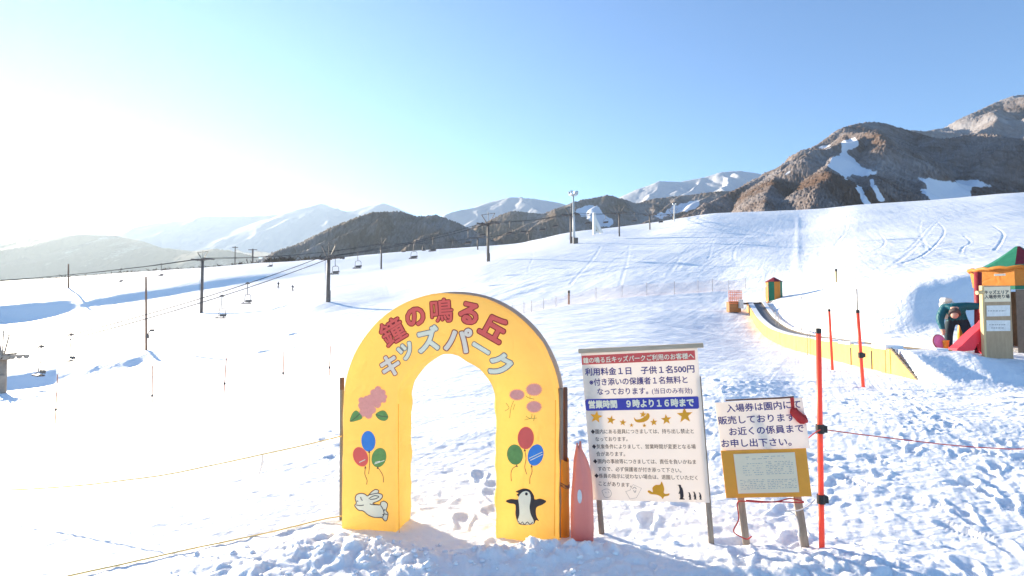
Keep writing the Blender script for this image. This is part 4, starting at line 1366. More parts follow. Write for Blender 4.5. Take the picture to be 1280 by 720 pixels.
# yellow ropes to the left of the arch
lo_r = [ground_px(x, y) for x, y in ((400, 652), (330, 669), (240, 688), (160, 706), (100, 719))]
up_pts = [(427, 545, 4.43), (378, 557, 4.45), (330, 567.5, 4.5), (268, 581, 4.55), (206, 593.5, 4.6), (150, 601, 4.7), (103, 606.5, 4.8), (50, 610.5, 4.95), (0, 612.5, 5.1), (-120, 612, 5.4)]
rope('guide_rope', 'upper yellow rope stretched left from the arch above the snow', [P(*p) for p in up_pts], .0055, M['rope_yellow'])
rope('guide_rope', 'lower yellow rope lying along the snow left of the arch', [P(427, 645, 4.43)] + [p + Vector((0, 0, .012)) for p in lo_r] + [ground_px(40, 733) + Vector((0, 0, .012))], .0055, M['rope_yellow'])
tg = P(328, 568, 4.5)
single('rope_tag', MB().add([tg + Vector(p) for p in ((-.006, 0, .005), (.006, 0, .005), (.012, 0, -.06), (-.018, 0, -.15), (-.026, 0, -.15), (-.006, 0, -.05), (-.006, .004, .005), (.006, .004, .005), (.012, .004, -.06), (-.018, .004, -.15), (-.026, .004, -.15), (-.006, .004, -.05))],
       [(0, 1, 2, 5), (5, 2, 3, 4), (6, 11, 8, 7), (11, 10, 9, 8), (0, 6, 7, 1), (1, 7, 8, 2), (2, 8, 9, 3), (3, 9, 10, 4), (4, 10, 11, 5), (5, 11, 6, 0)]), M['white_cloth'], 'small white ribbon hanging from the upper yellow rope', 'ribbon')

# ------------------------------------------------------------------ slalom marker poles on the left
def marker(top, bot, wpx, name, label, cat, group, mat, clamps=(), capped=True):
    g = ground_px(*bot)
    Y = g.y
    t = P(*top, Y)
    rad = wpx / 2 * Y / F_PX
    o = thing(name, label, cat, loc=g, group=group)
    d = (t - g).normalized()
    part('shaft', MB().tube([g - d * .4, g, t], rad, 8), mat, o, frame=WORLD, smooth=True)
    if capped:
        part('cap', MB().tube([t - d * rad, t + d * rad * 1.5], rad * 1.15, 8), M['clamp'], o, frame=WORLD)
    for f in clamps:
        c = g.lerp(t, f)
        part('clamp', MB().tube([c - d * rad * 2, c + d * rad * 2], rad * 1.9, 8), M['clamp'], o, frame=WORLD)
    return o
M['marker'] = plain('thin_red_pole', (0.80, 0.36, 0.24), 0.5, 0.1)
for top, bot, lab in (((72, 468), (69, 529), 'thin red marker pole farthest left on the snow'), ((190.5, 457), (190, 509), 'thin red marker pole just right of the tall wooden pole'), ((283, 447), (280, 492), 'thin red marker pole midway between wooden pole and arch'), ((355, 437), (353.5, 478), 'thin red marker pole below the dark lift tower, second from the arch'), ((413, 432), (411.5, 470), 'thin red marker pole closest to the arch')):
    marker(top, bot, 1.25, 'marker_pole', lab, 'pole', 'marker poles on the left slope', M['marker'], clamps=(.28,), capped=False)
marker((120, 492), (117, 499), 1.0, 'marker_stick', 'tiny yellow stick poking out of the snow on the left', 'stick', None, M['rope_yellow'], capped=False)

# ------------------------------------------------------------------ conveyor belt
def conv(Y):
    x, z = conv_at(Y)
    return Vector((float(x), Y, float(z[0])))
cd = Vector((17.4 - 9.15, 29, 0)).normalized()
cn = Vector((cd.y, -cd.x, 0))            # to the right
con = thing('snow_conveyor', 'long yellow-sided magic carpet conveyor curving up the snow', 'conveyor', loc=conv(13.0))
HS = .66
def ribbon(o0, o1, z0, z1, ya, yb, n=20):
    """a solid strip along the conveyor between side offsets o0,o1 and heights z0,z1"""
    vs, fs = [], []
    for k in range(n + 1):
        c = conv(ya + (yb - ya) * k / n)
        for o_, z_ in ((o0, z0), (o1, z0), (o1, z1), (o0, z1)):
            vs.append(c + cn * o_ + Vector((0, 0, z_)))
    for k in range(n):
        for j in range(4):
            fs.append((k * 4 + j, k * 4 + (j + 1) % 4, (k + 1) * 4 + (j + 1) % 4, (k + 1) * 4 + j))
    fs.append((0, 1, 2, 3))
    fs.append((n * 4 + 3, n * 4 + 2, n * 4 + 1, n * 4))
    return MB().add(vs, fs)
ys = [14.1, 15.4, 17.2, 19.4, 22.0, 25.0, 28.5, 32.0, 35.5, 39.0, 42.0]
for a, b in zip(ys[:-1], ys[1:]):
    part('side_panel', ribbon(-.66, -.62, -.35, HS, a + .03, b, 10), M['conveyor_yellow'], con, frame=WORLD)
part('side_panel', ribbon(.62, .66, -.35, HS, 14.1, 42.0, 40), M['conveyor_yellow'], con, frame=WORLD)
part('belt', ribbon(-.27, .27, HS - .10, HS - .05, 14.2, 42.2, 60), M['belt'], con, frame=WORLD)
part('belt_edge', ribbon(.27, .34, HS - .10, HS + .0, 14.2, 42.2, 60), M['conveyor_dark'], con, frame=WORLD)
part('snowy_ledge', ribbon(-.60, -.28, HS - .2, HS + .015, 14.15, 42.0, 60), M['snow_ledge'], con, frame=WORLD)
part('snowy_ledge', ribbon(.345, .61, HS - .2, HS + .03, 14.15, 42.0, 60), M['snow_ledge'], con, frame=WORLD)
# sloping end of the near side
e0, e1 = conv(14.08), conv(12.75)
pts2 = [e0 + cn * -.66 + Vector((0, 0, -.35)), e0 + cn * -.66 + Vector((0, 0, HS)), e1 + cn * -.66 + Vector((0, 0, .02)), e1 + cn * -.66 + Vector((0, 0, -.35))]
mb = MB().add(pts2 + [p + cn * .04 for p in pts2], [(0, 1, 2, 3), (7, 6, 5, 4), (0, 4, 5, 1), (1, 5, 6, 2), (2, 6, 7, 3), (3, 7, 4, 0)])
part('end_panel', mb, M['conveyor_yellow'], con, frame=WORLD)
trim = MB().tube([pts2[1] + Vector((0, 0, .02)) + cn * .02, pts2[2] + Vector((0, 0, .02)) + cn * .02], .025, 6)
for k in range(7):
    q = pts2[1].lerp(pts2[2], (k + .5) / 7) + cn * .02
    trim.bbox(q + Vector((0, 0, .03)), (.06, .06, .05), .01)
part('end_trim', trim, M['conveyor_dark'], con, frame=WORLD)
for Yp_ in ys[1:4]:
    c = conv(Yp_ + .015)
    part('joint_post', MB().box(c + cn * -.67 + Vector((0, 0, .12)), (.03, .03, .86)), M['conveyor_dark'], con, frame=WORLD)
for Ys_, l_ in ((16.6, .9), (14.5, .9), (20.5, 1.6)):
    pass
for Ys_, l_, h_ in ((14.3, 1.0, .09), (17.2, 1.2, .06), (19.5, 2.0, .05)):
    part('snow_cap', ribbon(-.70, -.30, HS - .02, HS + h_, Ys_, Ys_ + l_, 6), M['snow_ledge'], con, frame=WORLD)
# red poles standing by the conveyor
def pole_at(top, bot, Y, rad, label, clamps=(), thin_top=None, cap=True, mat=None, cat='pole', name='safety_pole', group='poles along the conveyor'):
    o = seg_pole(top, bot, Y, rad, name, label, cat, group, mat, cap, clamps)
    if thin_top:
        b = P(*top, Y)
        part('whip', MB().tube([b, P(*thin_top, Y)], rad * .3, 6), M['conveyor_dark'], o, frame=WORLD)
    return o
pole_at((1036.5, 387.5), (1040, 452), 15.5, .034, 'red safety pole standing in front of the middle of the conveyor')
pole_at((1072, 389), (1079, 484), 12.2, .034, 'red safety pole with thin whip standing nearest the conveyor end', clamps=(.42,), thin_top=(1071, 361))
for i, (x, y0, y1, Y) in enumerate(((1001.5, 371, 421, 25.5), (1012, 373, 444, 22.5), (1008.5, 392, 446, 22.2), (969.5, 388, 404, 33.0), (973, 388, 407, 33.0))):
    pole_at((x, y0), (x + .5, y1), Y, .017, 'thin grey rod beside the conveyor, ' + ['behind the belt at its middle', 'tallest of the rods', 'just left of the tallest rod', 'left one of the far pair', 'right one of the far pair'][i], mat=M['steel_light'], cap=False, name='thin_rod', cat='rod', group='thin rods along the conveyor')
# orange barrier and box at the top
Yt = 41.0
bc = P(918, 389, Yt)
bar = thing('orange_barrier', 'orange net barrier with brown box at the top end of the conveyor', 'barrier', loc=(bc.x, bc.y, bc.z))
net = MB()
x0, x1, zt, zb = P(911, 0, Yt).x, P(927.5, 0, Yt).x, P(918, 364, Yt).z, P(918, 379, Yt).z
x0, x1 = P(911, 370, Yt).x, P(927.5, 370, Yt).x
for k in range(9):
    z = zb + (zt - zb) * k / 8
    net.box(((x0 + x1) / 2, Yt, z + .02 * math.sin(k)), (x1 - x0, .02, .055))
for k in range(8):
    net.box((x0 + (x1 - x0) * k / 7, Yt + .012, (zb + zt) / 2), (.03, .01, zt - zb))
part('net', net, M['orange_net'], bar, frame=WORLD)
part('box', MB().bbox(P(917, 383.5, Yt + .3), (.85, .6, .75), .03), M['brown_box'], bar, frame=WORLD)
part('grey_cabinet', MB().bbox(P(926.2, 380, Yt - .15), (.28, .25, .6), .02), M['lamp_grey'], bar, frame=WORLD)
part('deck_edge', MB().bbox(P(936, 379.5, Yt + 1.2), (1.5, 1.5, .12), .02), M['conveyor_dark'], bar, frame=WORLD)
# small play tower
Yk = 43.0
tb = P(968, 384, Yk)
tw = thing('play_tower', 'little octagonal tower hut with red roof beyond the conveyor top', 'hut', loc=tb)
rad = .58
def octa(zlo, zhi, r0, r1, c, ks, n=8):
    mb = MB()
    for k in ks:
        a0, a1 = 2 * math.pi * (k + .5) / n, 2 * math.pi * (k + 1.5) / n
        q = [c + Vector((r0 * math.cos(a0), r0 * math.sin(a0), zlo)), c + Vector((r0 * math.cos(a1), r0 * math.sin(a1), zlo)), c + Vector((r1 * math.cos(a1), r1 * math.sin(a1), zhi)), c + Vector((r1 * math.cos(a0), r1 * math.sin(a0), zhi))]
        cen = sum(q, Vector()) / 4
        inn = [p + (c + Vector((0, 0, p.z - c.z)) - p).normalized() * .03 for p in q]
        mb.add(q + inn, [(0, 1, 2, 3), (7, 6, 5, 4), (0, 4, 5, 1), (1, 5, 6, 2), (2, 6, 7, 3), (3, 7, 4, 0)])
    return mb
zb_, ze_, za_ = P(968, 377, Yk).z - tb.z, P(968, 352, Yk).z - tb.z, P(968, 346.5, Yk).z - tb.z
part('orange_wall', octa(zb_, ze_, rad, rad, Vector(), (1, 3, 5, 7)), M['orange_cloth'], tw)
part('green_wall', octa(zb_, ze_, rad, rad, Vector(), (0, 2, 4, 6)), M['green_cloth'], tw)
part('roof', octa(ze_ - .03, za_, rad * 1.14, .03, Vector(), range(8)), M['darkred_cloth'], tw)
part('plank_base', MB().bbox((0.05, -.1, zb_ - .22), (1.85, 1.5, .42), .03), M['brown_box'], tw)
part('base_foot', MB().bbox((0.12, -.25, zb_ - .50), (.9, 1.0, .3), .03), M['conveyor_dark'], tw)
part('side_rail', MB().tube([Vector((-.75, -.2, zb_)), Vector((-.75, -.2, zb_ + 1.05)), Vector((-.6, -.2, zb_ + 1.25))], .03, 6).tube([Vector((-.95, -.2, zb_)), Vector((-.95, -.2, zb_ + .8))], .025, 6), M['white_paint'], tw)
marker((1045, 338), (1045.5, 353), 2.4, 'wooden_stake', 'short pale wooden stake on the snow bank right of the tower hut', 'stake', None, M['edge_yellow'], capped=True)
marker((711, 365), (711, 380.5), 2.6, 'wooden_stake', 'short orange-brown stake at the corner of the net fence', 'stake', None, M['wood_pole'], capped=True)

# ------------------------------------------------------------------ net fence
fence_px = [((640, 385), (640, 404)), ((655, 379), (655, 400)), ((664.5, 387), (664.5, 397)), ((679.5, 377), (679.5, 394)), ((695, 371), (695, 384.5)), ((745, 358.5), (745, 376)), ((777.5, 355), (777.5, 374)), ((808.5, 353), (808.5, 371)), ((843, 351.5), (843, 367)), ((872.5, 350), (872.5, 366)), ((890.5, 347.5), (890.5, 365)), ((911, 349.5), (911, 366)), ((932, 347.5), (932, 364))]
fo = thing('net_fence', 'low see-through safety net on thin poles across the slope', 'fence', loc=ground_px(808, 371))
tops, bots = [], []
fd = [40, 42, 43.5, 45.5, 47.5, 50, 51, 52, 52.5, 53, 53.5, 53.5, 54]
for ((tx, ty), (bx, by)), Y in zip(fence_px, fd):
    b = P(bx, by, Y)
    b.z = gz(b.x, b.y)
    t = P(tx, ty, Y)
    t.z = max(t.z, b.z + .9)
    tops.append(t)
    bots.append(b)
    part('pole', MB().tube([b - Vector((0, 0, .2)), t], .017, 6), M['post_grey'], fo, frame=WORLD)
nm, nt, nb = new_mat('fence_net')
nb.inputs['Base Color'].default_value = (0.78, 0.50, 0.38, 1)
nb.inputs['Roughness'].default_value = .9
tcx = N(nt, 'ShaderNodeTexCoord')
nn = N(nt, 'ShaderNodeTexNoise', Scale=1.2, Detail=3.0)
nt.links.new(tcx.outputs['Object'], nn.inputs['Vector'])
mr = N(nt, 'ShaderNodeMapRange')
mr.inputs['To Min'].default_value = .04
mr.inputs['To Max'].default_value = .15
nt.links.new(nn.outputs['Fac'], mr.inputs['Value'])
nt.links.new(mr.outputs[0], nb.inputs['Alpha'])
mb = MB()
vs, fs = [], []
SEGN = 6
rowsN = []
for i in range(len(tops) - 1):
    for k in range(SEGN + (i == len(tops) - 2)):
        f = k / SEGN
        sag = .10 * 4 * f * (1 - f)
        t, b = tops[i].lerp(tops[i + 1], f), bots[i].lerp(bots[i + 1], f)
        b.z = gz(b.x, b.y) + .04
        t = t - Vector((0, 0, sag + .08))
        rowsN.append((b, t))
for b, t in rowsN:
    vs += [b, t, t + Vector((0, .012, 0)), b + Vector((0, .012, 0))]
for i in range(len(rowsN) - 1):
    for j in range(4):
        fs.append((i * 4 + j, i * 4 + (j + 1) % 4, i * 4 + 4 + (j + 1) % 4, i * 4 + 4 + j))
part('net', mb.add(vs, fs), nm, fo, frame=WORLD)

# ------------------------------------------------------------------ right-hand hut, its sign, slide and the person
HY = 15.6
hx_ = P(1272, 308, HY).x
hb_z = gz(hx_ - .9, 14.6)
hut = thing('play_hut', 'round tent hut with green and dark red roof and orange valance', 'hut', loc=(hx_, HY, hb_z), rz=R(-24))
HC = Vector((0, 0, 0))
HRAD = 1.0
ze = P(1240, 336, HY - .6).z - hb_z
za = P(1272, 308, HY).z - hb_z
zv = P(1250, 357, HY - .6).z - hb_z
def roof_panels(ks, r0, r1, z0, z1, sag=.06):
    mb = MB()
    for k in ks:
        a0, a1 = 2 * math.pi * (k + .5) / 8, 2 * math.pi * (k + 1.5) / 8
        NSEG = 6
        vs, fs = [], []
        for j in range(NSEG + 1):
            f = j / NSEG
            rr, zz = r0 + (r1 - r0) * f, z0 + (z1 - z0) * f - sag * math.sin(math.pi * f)
            for i in range(5):
                a = a0 + (a1 - a0) * i / 4
                chord = math.cos((a1 - a0) / 2) / math.cos(a - (a0 + a1) / 2)
                vs.append(Vector((rr * chord * math.cos(a), rr * chord * math.sin(a), zz)))
        for j in range(NSEG):
            for i in range(4):
                fs.append((j * 5 + i, j * 5 + i + 1, j * 5 + i + 6, j * 5 + i + 5))
        mb.add(vs, fs)
        mb.add([v - Vector((0, 0, .015)) for v in vs], [tuple(reversed(f)) for f in fs])
    return mb
part('green_roof', roof_panels((0, 1, 2, 3, 4, 6, 7), HRAD * 1.06, .05, ze, za), M['green_cloth'], hut, smooth=True)
fz = .26
part('green_roof_hem', roof_panels((5,), HRAD * 1.06, HRAD * 1.06 * (1 - fz) + .05 * fz, ze, ze + (za - ze) * fz - .045, 0), M['green_cloth'], hut)
part('red_roof', roof_panels((5,), HRAD * 1.06 * (1 - fz) + .05 * fz, .05, ze + (za - ze) * fz - .045, za, .02), M['darkred_cloth'], hut, smooth=True)
part('valance', octa(zv, ze + .0, HRAD * 1.0, HRAD * 1.06, HC, range(8)), M['orange_cloth'], hut)
rl = MB()
for k in range(40):
    a = 2 * math.pi * k / 40
rl.tube([Vector((HRAD * 1.07 * math.cos(2 * math.pi * k / 48), HRAD * 1.07 * math.sin(2 * math.pi * k / 48), ze + .03 + .02 * math.sin(k * 2.1))) for k in range(49)], .05, 6)
part('eave_roll', rl, M['orange_cloth'], hut, smooth=True)
part('green_band', octa(zv - .10, zv - .005, HRAD * 1.0, HRAD * 1.0, HC, (4, 5, 6, 7)), M['green_cloth'], hut)
part('wall', octa(-.6, zv - .105, HRAD * .97, HRAD * .97, HC, (0, 1, 2, 5, 6, 7)), M['tarp'], hut)
lp = P(1222.5, 345, 14.9)
lb = P(1222.5, 440, 14.9)
fpost = MB().tube([lb - Vector((0, 0, .3)), lp + Vector((0, 0, .1))], .085, 10)
part('padded_post', fpost, M['darkred_cloth'], hut, frame=WORLD, smooth=True)
# plywood sign in front of the hut
BY = 14.0
pa, pb_, pc_ = P(1229, 357, BY), P(1264, 357, BY), P(1229, 452, BY)
BF = Matrix.Translation(((pa.x + pb_.x) / 2, BY, (pa.z + pc_.z) / 2)) @ Matrix.Rotation(R(2), 4, 'Z')
bw, bh = pb_.x - pa.x, pa.z - pc_.z
bs = thing('plywood_sign', 'tall plywood sign with three white notices at the front of the hut', 'sign', mat=BF)
part('panel', MB().bbox((0, .02, -.15), (bw, .03, bh + .3), .004), M['plywood'], bs)
part('edge_batten', MB().bbox((-bw / 2 - .03, .03, -.15), (.055, .09, bh + .3), .005), M['edge_yellow'], bs)
zb8 = lambda x, y: (1215 + x / 6, 340 + y / 6)
part('notice', decal(BF, [zb8(82, 112), zb8(286, 108), zb8(288, 222), zb8(84, 226)], 0, 0, .004), M['paper'], bs)
part('notice', decal(BF, [zb8(108, 252), zb8(284, 248), zb8(285, 330), zb8(110, 334)], 0, 0, .004), M['white_paint'], bs)
part('notice', decal(BF, [zb8(107, 362), zb8(286, 362), zb8(287, 442), zb8(108, 444)], 0, 0, .004), M['white_paint'], bs)
line(BF, bs, 'キッズエリア', zb8(94, 152), zb8(276, 150), 5.2, M['black_ink'], .03, -.006)
line(BF, bs, '入場券売り場', zb8(94, 186), zb8(282, 182), 5.2, M['black_ink'], .02, -.006)
mk = MB()
for y, x0, x1 in ((292, 122, 250), (396, 130, 250), (420, 145, 238)):
    x = x0
    while x < x1:
        w_ = rs.uniform(8, 20)
        stroke(BF, [zb8(x, y), zb8(min(x + w_, x1), y - 1)], 1.2, -.006, 0, mb=mk)
        x += w_ + rs.uniform(4, 9)
part('notice_print', mk, M['faint_ink'], bs)
part('knob', MB().tube([Vector(( -bw / 2 - .2, -.02, bh / 2 - .18)), Vector((-bw / 2 - .03, -.02, bh / 2 - .16))], .05, 8), M['edge_yellow'], bs)
part('paper_slip', decal(BF, [zb8(165, 15), zb8(250, 12), zb8(252, 27), zb8(167, 30)], .01, 0, .004), M['pinkwhite_ink'], bs)
# red slide sheet beside it
z9 = lambda x, y: (1160 + x / 8.475, 360 + y / 8.475)
SFr = Matrix.Translation((0, 14.4, 0))
sl = thing('red_slide', 'bright red plastic slide sheet sloping down left of the plywood sign', 'slide', loc=P(1205, 438, 14.4))
part('chute', decal(SFr, [z9(545, 335), z9(555, 420), z9(500, 520), z9(420, 585), z9(380, 655), z9(205, 655), z9(260, 600), z9(350, 510), z9(440, 430), z9(520, 370)], 0, 2, .30), M['slide_red'], sl, frame=SFr, smooth=False)
part('side_sheet', decal(SFr, [z9(540, 230), z9(572, 120), z9(585, 655), z9(525, 655), z9(515, 520), z9(545, 420)], .06, 2, .06), M['slide_red'], sl, frame=SFr)
part('void_shade_sheet', decal(SFr, [z9(430, 590), z9(515, 530), z9(530, 655), z9(420, 655)], .12, 0, .03), M['clamp'], sl, frame=SFr)  # black sheet standing in for the shade in the void below the chute
# pink disc sled, orange tub
ds = z9(115, 570)
dd = thing('disc_sled', 'pink round plastic disc sled on edge at the person’s left'.replace('’', "'"), 'sled', loc=P(ds[0], 436, 14.9))
dmb = MB()
dc = P(ds[0], ds[1], 14.9)
dr = .17 * 1.05
prof = [(dr * 1.0, .0), (dr * 1.06, .01), (dr * 1.0, .02), (dr * .7, .05), (dr * .3, .065), (.01, .068)]
dl = MB().lathe(prof, n=24)
DM = Matrix.Translation(dc) @ Matrix.Rotation(R(80), 4, 'X') @ Matrix.Rotation(R(10), 4, 'Y')
part('dish', dl, M['pink_plastic'], dd, frame=DM, smooth=True)
part('rim', MB().tube([Vector((dr * 1.03 * math.cos(2 * math.pi * k / 28), dr * 1.03 * math.sin(2 * math.pi * k / 28), .01)) for k in range(29)], .014, 6), M['brownred_ink'], dd, frame=DM)
ot = P(*z9(345, 505), 15.35)
single('orange_post', MB().tube([ot + Vector((0, 0, -.25)), ot + Vector((0, 0, .1)), ot + Vector((.02, 0, .34)), ot + Vector((.02, 0, .38))], [.075, .07, .055, .03], 12), M['orange_plastic'], 'stubby orange post seen between the legs of the bending person', 'post', smooth=True)
og = P(*z9(190, 595), 14.75)
single('orange_tub', MB().lathe([(.055, -.12), (.075, .08), (.082, .085), (.082, .10), (.07, .10), (.05, -.08)], og, 14), M['orange_plastic'], 'small orange tub on the snow beside the pink disc sled', 'tub', smooth=True)

def skin_body(verts, edges, radii, sub=2, root=0):
    me = bpy.data.meshes.new('body')
    me.from_pydata([tuple(v) for v in verts], edges, [])
    o = bpy.data.objects.new('body', me)
    COL.objects.link(o)
    sm_ = o.modifiers.new('skin', 'SKIN')
    sm_.use_smooth_shade = True
    lay = me.skin_vertices[0].data if me.skin_vertices else None
    if lay is None:
        bm = bmesh.new()
        bm.from_mesh(me)
        bm.verts.layers.skin.verify()
        bm.to_mesh(me)
        bm.free()
        lay = me.skin_vertices[0].data
    for i, r in enumerate(radii):
        lay[i].radius = (r, r) if not isinstance(r, tuple) else r
        lay[i].use_root = (i == root)
    ss = o.modifiers.new('sub', 'SUBSURF')
    ss.levels = sub
    ss.render_levels = sub
    dg = bpy.context.evaluated_depsgraph_get()
    dg.update()
    out = bpy.data.meshes.new_from_object(o.evaluated_get(dg))
    bpy.data.objects.remove(o)
    out.polygons.foreach_set('use_smooth', [True] * len(out.polygons))
    return out
def person_mesh(joints, bones, fingers=()):
    names = list(joints)
    vs = [Vector(joints[n][0]) for n in names]
    rd = [joints[n][1] for n in names]
    es = [(names.index(a), names.index(b)) for a, b in bones]
    for hand, dirs in fingers:
        h = names.index(hand)
        for d, l in dirs:
            d = Vector(d).normalized()
            vs.append(vs[h] + d * l * .55)
            rd.append(.011)
            vs.append(vs[h] + d * l + Vector((0, 0, -.012)))
            rd.append(.008)
            es += [(h, len(vs) - 2), (len(vs) - 2, len(vs) - 1)]
    return skin_body(vs, es, rd, 2, names.index('pelvis'))
pY = 15.1
pp = P(1197, 437, pY)
pz = gz(pp.x, pY)
per = link('person', person_mesh({
    'pelvis': ((.02, .20, .84), .17), 'waist': ((.0, .08, 1.02), .16), 'chest': ((-.02, -.10, 1.14), (.22, .18)), 'neck': ((-.03, -.27, 1.10), .075), 'head0': ((-.04, -.35, 1.02), .095), 'head1': ((-.05, -.42, .93), .10), 'chin': ((-.05, -.42, .84), .06),
    'sh_l': ((-.26, -.10, 1.13), .12), 'el_l': ((-.36, -.18, .84), .105), 'wr_l': ((-.31, -.26, .58), .06), 'ha_l': ((-.29, -.29, .50), .038),
    'sh_r': ((.21, -.06, 1.16), .12), 'el_r': ((.40, .0, 1.17), .10), 'wr_r': ((.56, -.02, 1.16), .06), 'ha_r': ((.63, -.03, 1.17), .038),
    'hip_l': ((-.12, .19, .78), .14), 'kn_l': ((-.18, -.02, .46), .11), 'an_l': ((-.17, .12, .10), .075), 'to_l': ((-.19, -.08, .05), .06),
    'hip_r': ((.16, .19, .78), .14), 'kn_r': ((.22, -.02, .46), .11), 'an_r': ((.21, .12, .10), .075), 'to_r': ((.24, -.08, .05), .06)},
    [('pelvis', 'waist'), ('waist', 'chest'), ('chest', 'neck'), ('neck', 'head0'), ('head0', 'head1'), ('head1', 'chin'), ('chest', 'sh_l'), ('sh_l', 'el_l'), ('el_l', 'wr_l'), ('wr_l', 'ha_l'), ('chest', 'sh_r'), ('sh_r', 'el_r'), ('el_r', 'wr_r'), ('wr_r', 'ha_r'),
     ('pelvis', 'hip_l'), ('hip_l', 'kn_l'), ('kn_l', 'an_l'), ('an_l', 'to_l'), ('pelvis', 'hip_r'), ('hip_r', 'kn_r'), ('kn_r', 'an_r'), ('an_r', 'to_r')],
    [('ha_l', [((-.4, 0, -1), .085), ((-.15, -.1, -1), .095), ((.1, -.1, -1), .09), ((.35, 0, -1), .075), ((.8, -.3, -.4), .06)]),
     ('ha_r', [((1, 0, .4), .085), ((1, -.1, .12), .095), ((1, -.1, -.12), .09), ((1, 0, -.38), .075), ((.4, -.4, .7), .06)])]))
me = per.data
me.materials.clear()
for mname in ('teal', 'trousers', 'skin', 'knit'):
    me.materials.append(M[mname])
for pol in me.polygons:
    c = pol.center
    if c.z < .12:
        pol.material_index = 3
    elif c.y < -.30 and c.z > .7 and abs(c.x + .05) < .2:
        pol.material_index = 2
    elif (c.x < -.2 and c.z < .56 and c.y < -.18 and c.z > .3) or c.x > .585:
        pol.material_index = 2
    elif c.z < .80 and not (c.x < -.24 and c.y < -.1 and c.z > .5):
        pol.material_index = 1
per.location = (pp.x, pY, pz)
per.rotation_euler = (0, 0, R(-36))
per['label'] = 'person in teal jacket and dark trousers bending forward beside the hut'
per['category'] = 'person'
WM[per.name] = Matrix.Translation(per.location) @ Matrix.Rotation(R(-36), 4, 'Z')
hat = MB()
hc_ = Vector((-.045, -.385, .985))
hd = Vector((-.02, -.60, -.62)).normalized()
q = Vector((0, 0, 1)).rotation_difference(-hd)
capm = [(.002, .150), (.05, .142), (.09, .118), (.118, .075), (.128, .02), (.130, -.02), (.134, -.045), (.120, -.05)]
hat.lathe(capm, n=18)
hat.v = [tuple(hc_ + q @ (Vector(p) * .98)) for p in hat.v]
part('knitted_hat', hat, M['knit'], per, smooth=True)
bpk = P(*z9(175, 230), 15.32)
bag = thing('backpack', 'white cloth pack behind the shoulder of the bending person', 'backpack', loc=bpk)
part('sack', MB().bbox((0, 0, -.02), (.16, .20, .48), .075, Matrix.Rotation(R(-8), 3, 'Y')), M['white_cloth'], bag, smooth=True)
part('flap', MB().bbox((.03, -.02, .25), (.20, .24, .13), .05, Matrix.Rotation(R(14), 3, 'Y')), M['white_cloth'], bag, smooth=True)
part('strap', MB().tube([Vector((.08, -.14, .22)), Vector((.17, -.2, .15)), Vector((.19, -.16, -.05)), Vector((.1, -.14, -.2))], .018, 6), M['white_cloth'], bag)

# two far skiers
def skier(px, py, hpx, label, lean):
    g = ground_px(px, py)
    h = hpx * g.y / F_PX / 1.75
    o = link('person', person_mesh({
        'pelvis': ((0, 0, .92), .15), 'waist': ((0, -.04, 1.08), .14), 'chest': ((lean * .5, -.1, 1.32), .17), 'neck': ((lean * .6, -.12, 1.5), .07), 'head': ((lean * .7, -.14, 1.63), .11), 'crown': ((lean * .7, -.14, 1.72), .07),
        'sh_l': ((-.22, -.1, 1.36), .08), 'el_l': ((-.33, -.2, 1.1), .07), 'ha_l': ((-.3, -.42, 1.02), .05), 'sh_r': ((.22, -.1, 1.36), .08), 'el_r': ((.33, -.2, 1.1), .07), 'ha_r': ((.3, -.42, 1.02), .05),
        'kn_l': ((-.13, -.1, .5), .10), 'an_l': ((-.13, .02, .08), .08), 'to_l': ((-.13, -.15, .05), .06), 'kn_r': ((.13, -.1, .5), .10), 'an_r': ((.13, .02, .08), .08), 'to_r': ((.13, -.15, .05), .06)},
        [('pelvis', 'waist'), ('waist', 'chest'), ('chest', 'neck'), ('neck', 'head'), ('head', 'crown'), ('chest', 'sh_l'), ('sh_l', 'el_l'), ('el_l', 'ha_l'), ('chest', 'sh_r'), ('sh_r', 'el_r'), ('el_r', 'ha_r'), ('pelvis', 'kn_l'), ('kn_l', 'an_l'), ('an_l', 'to_l'), ('pelvis', 'kn_r'), ('kn_r', 'an_r'), ('an_r', 'to_r')]))
    o.data.materials.clear()
    o.data.materials.append(M['dark_cloth'])
    o.location = g
    o.scale = (h, h, h)
    o['label'] = label
    o['category'] = 'person'
    o['group'] = 'skiers far down the left slope'
    for sx in (-.13, .13):
        s_ = link('ski', to_mesh('ski', MB().bbox((sx, -.1, .02), (.09, 1.6, .025), .01), M['clamp']))
        s_.parent = o
    return o
skier(348, 360, 8.0, 'far skier in dark clothes on the slope, the upper left of two', .1)
skier(366, 364, 8.0, 'far skier in dark clothes on the slope, the lower right of two', -.1)

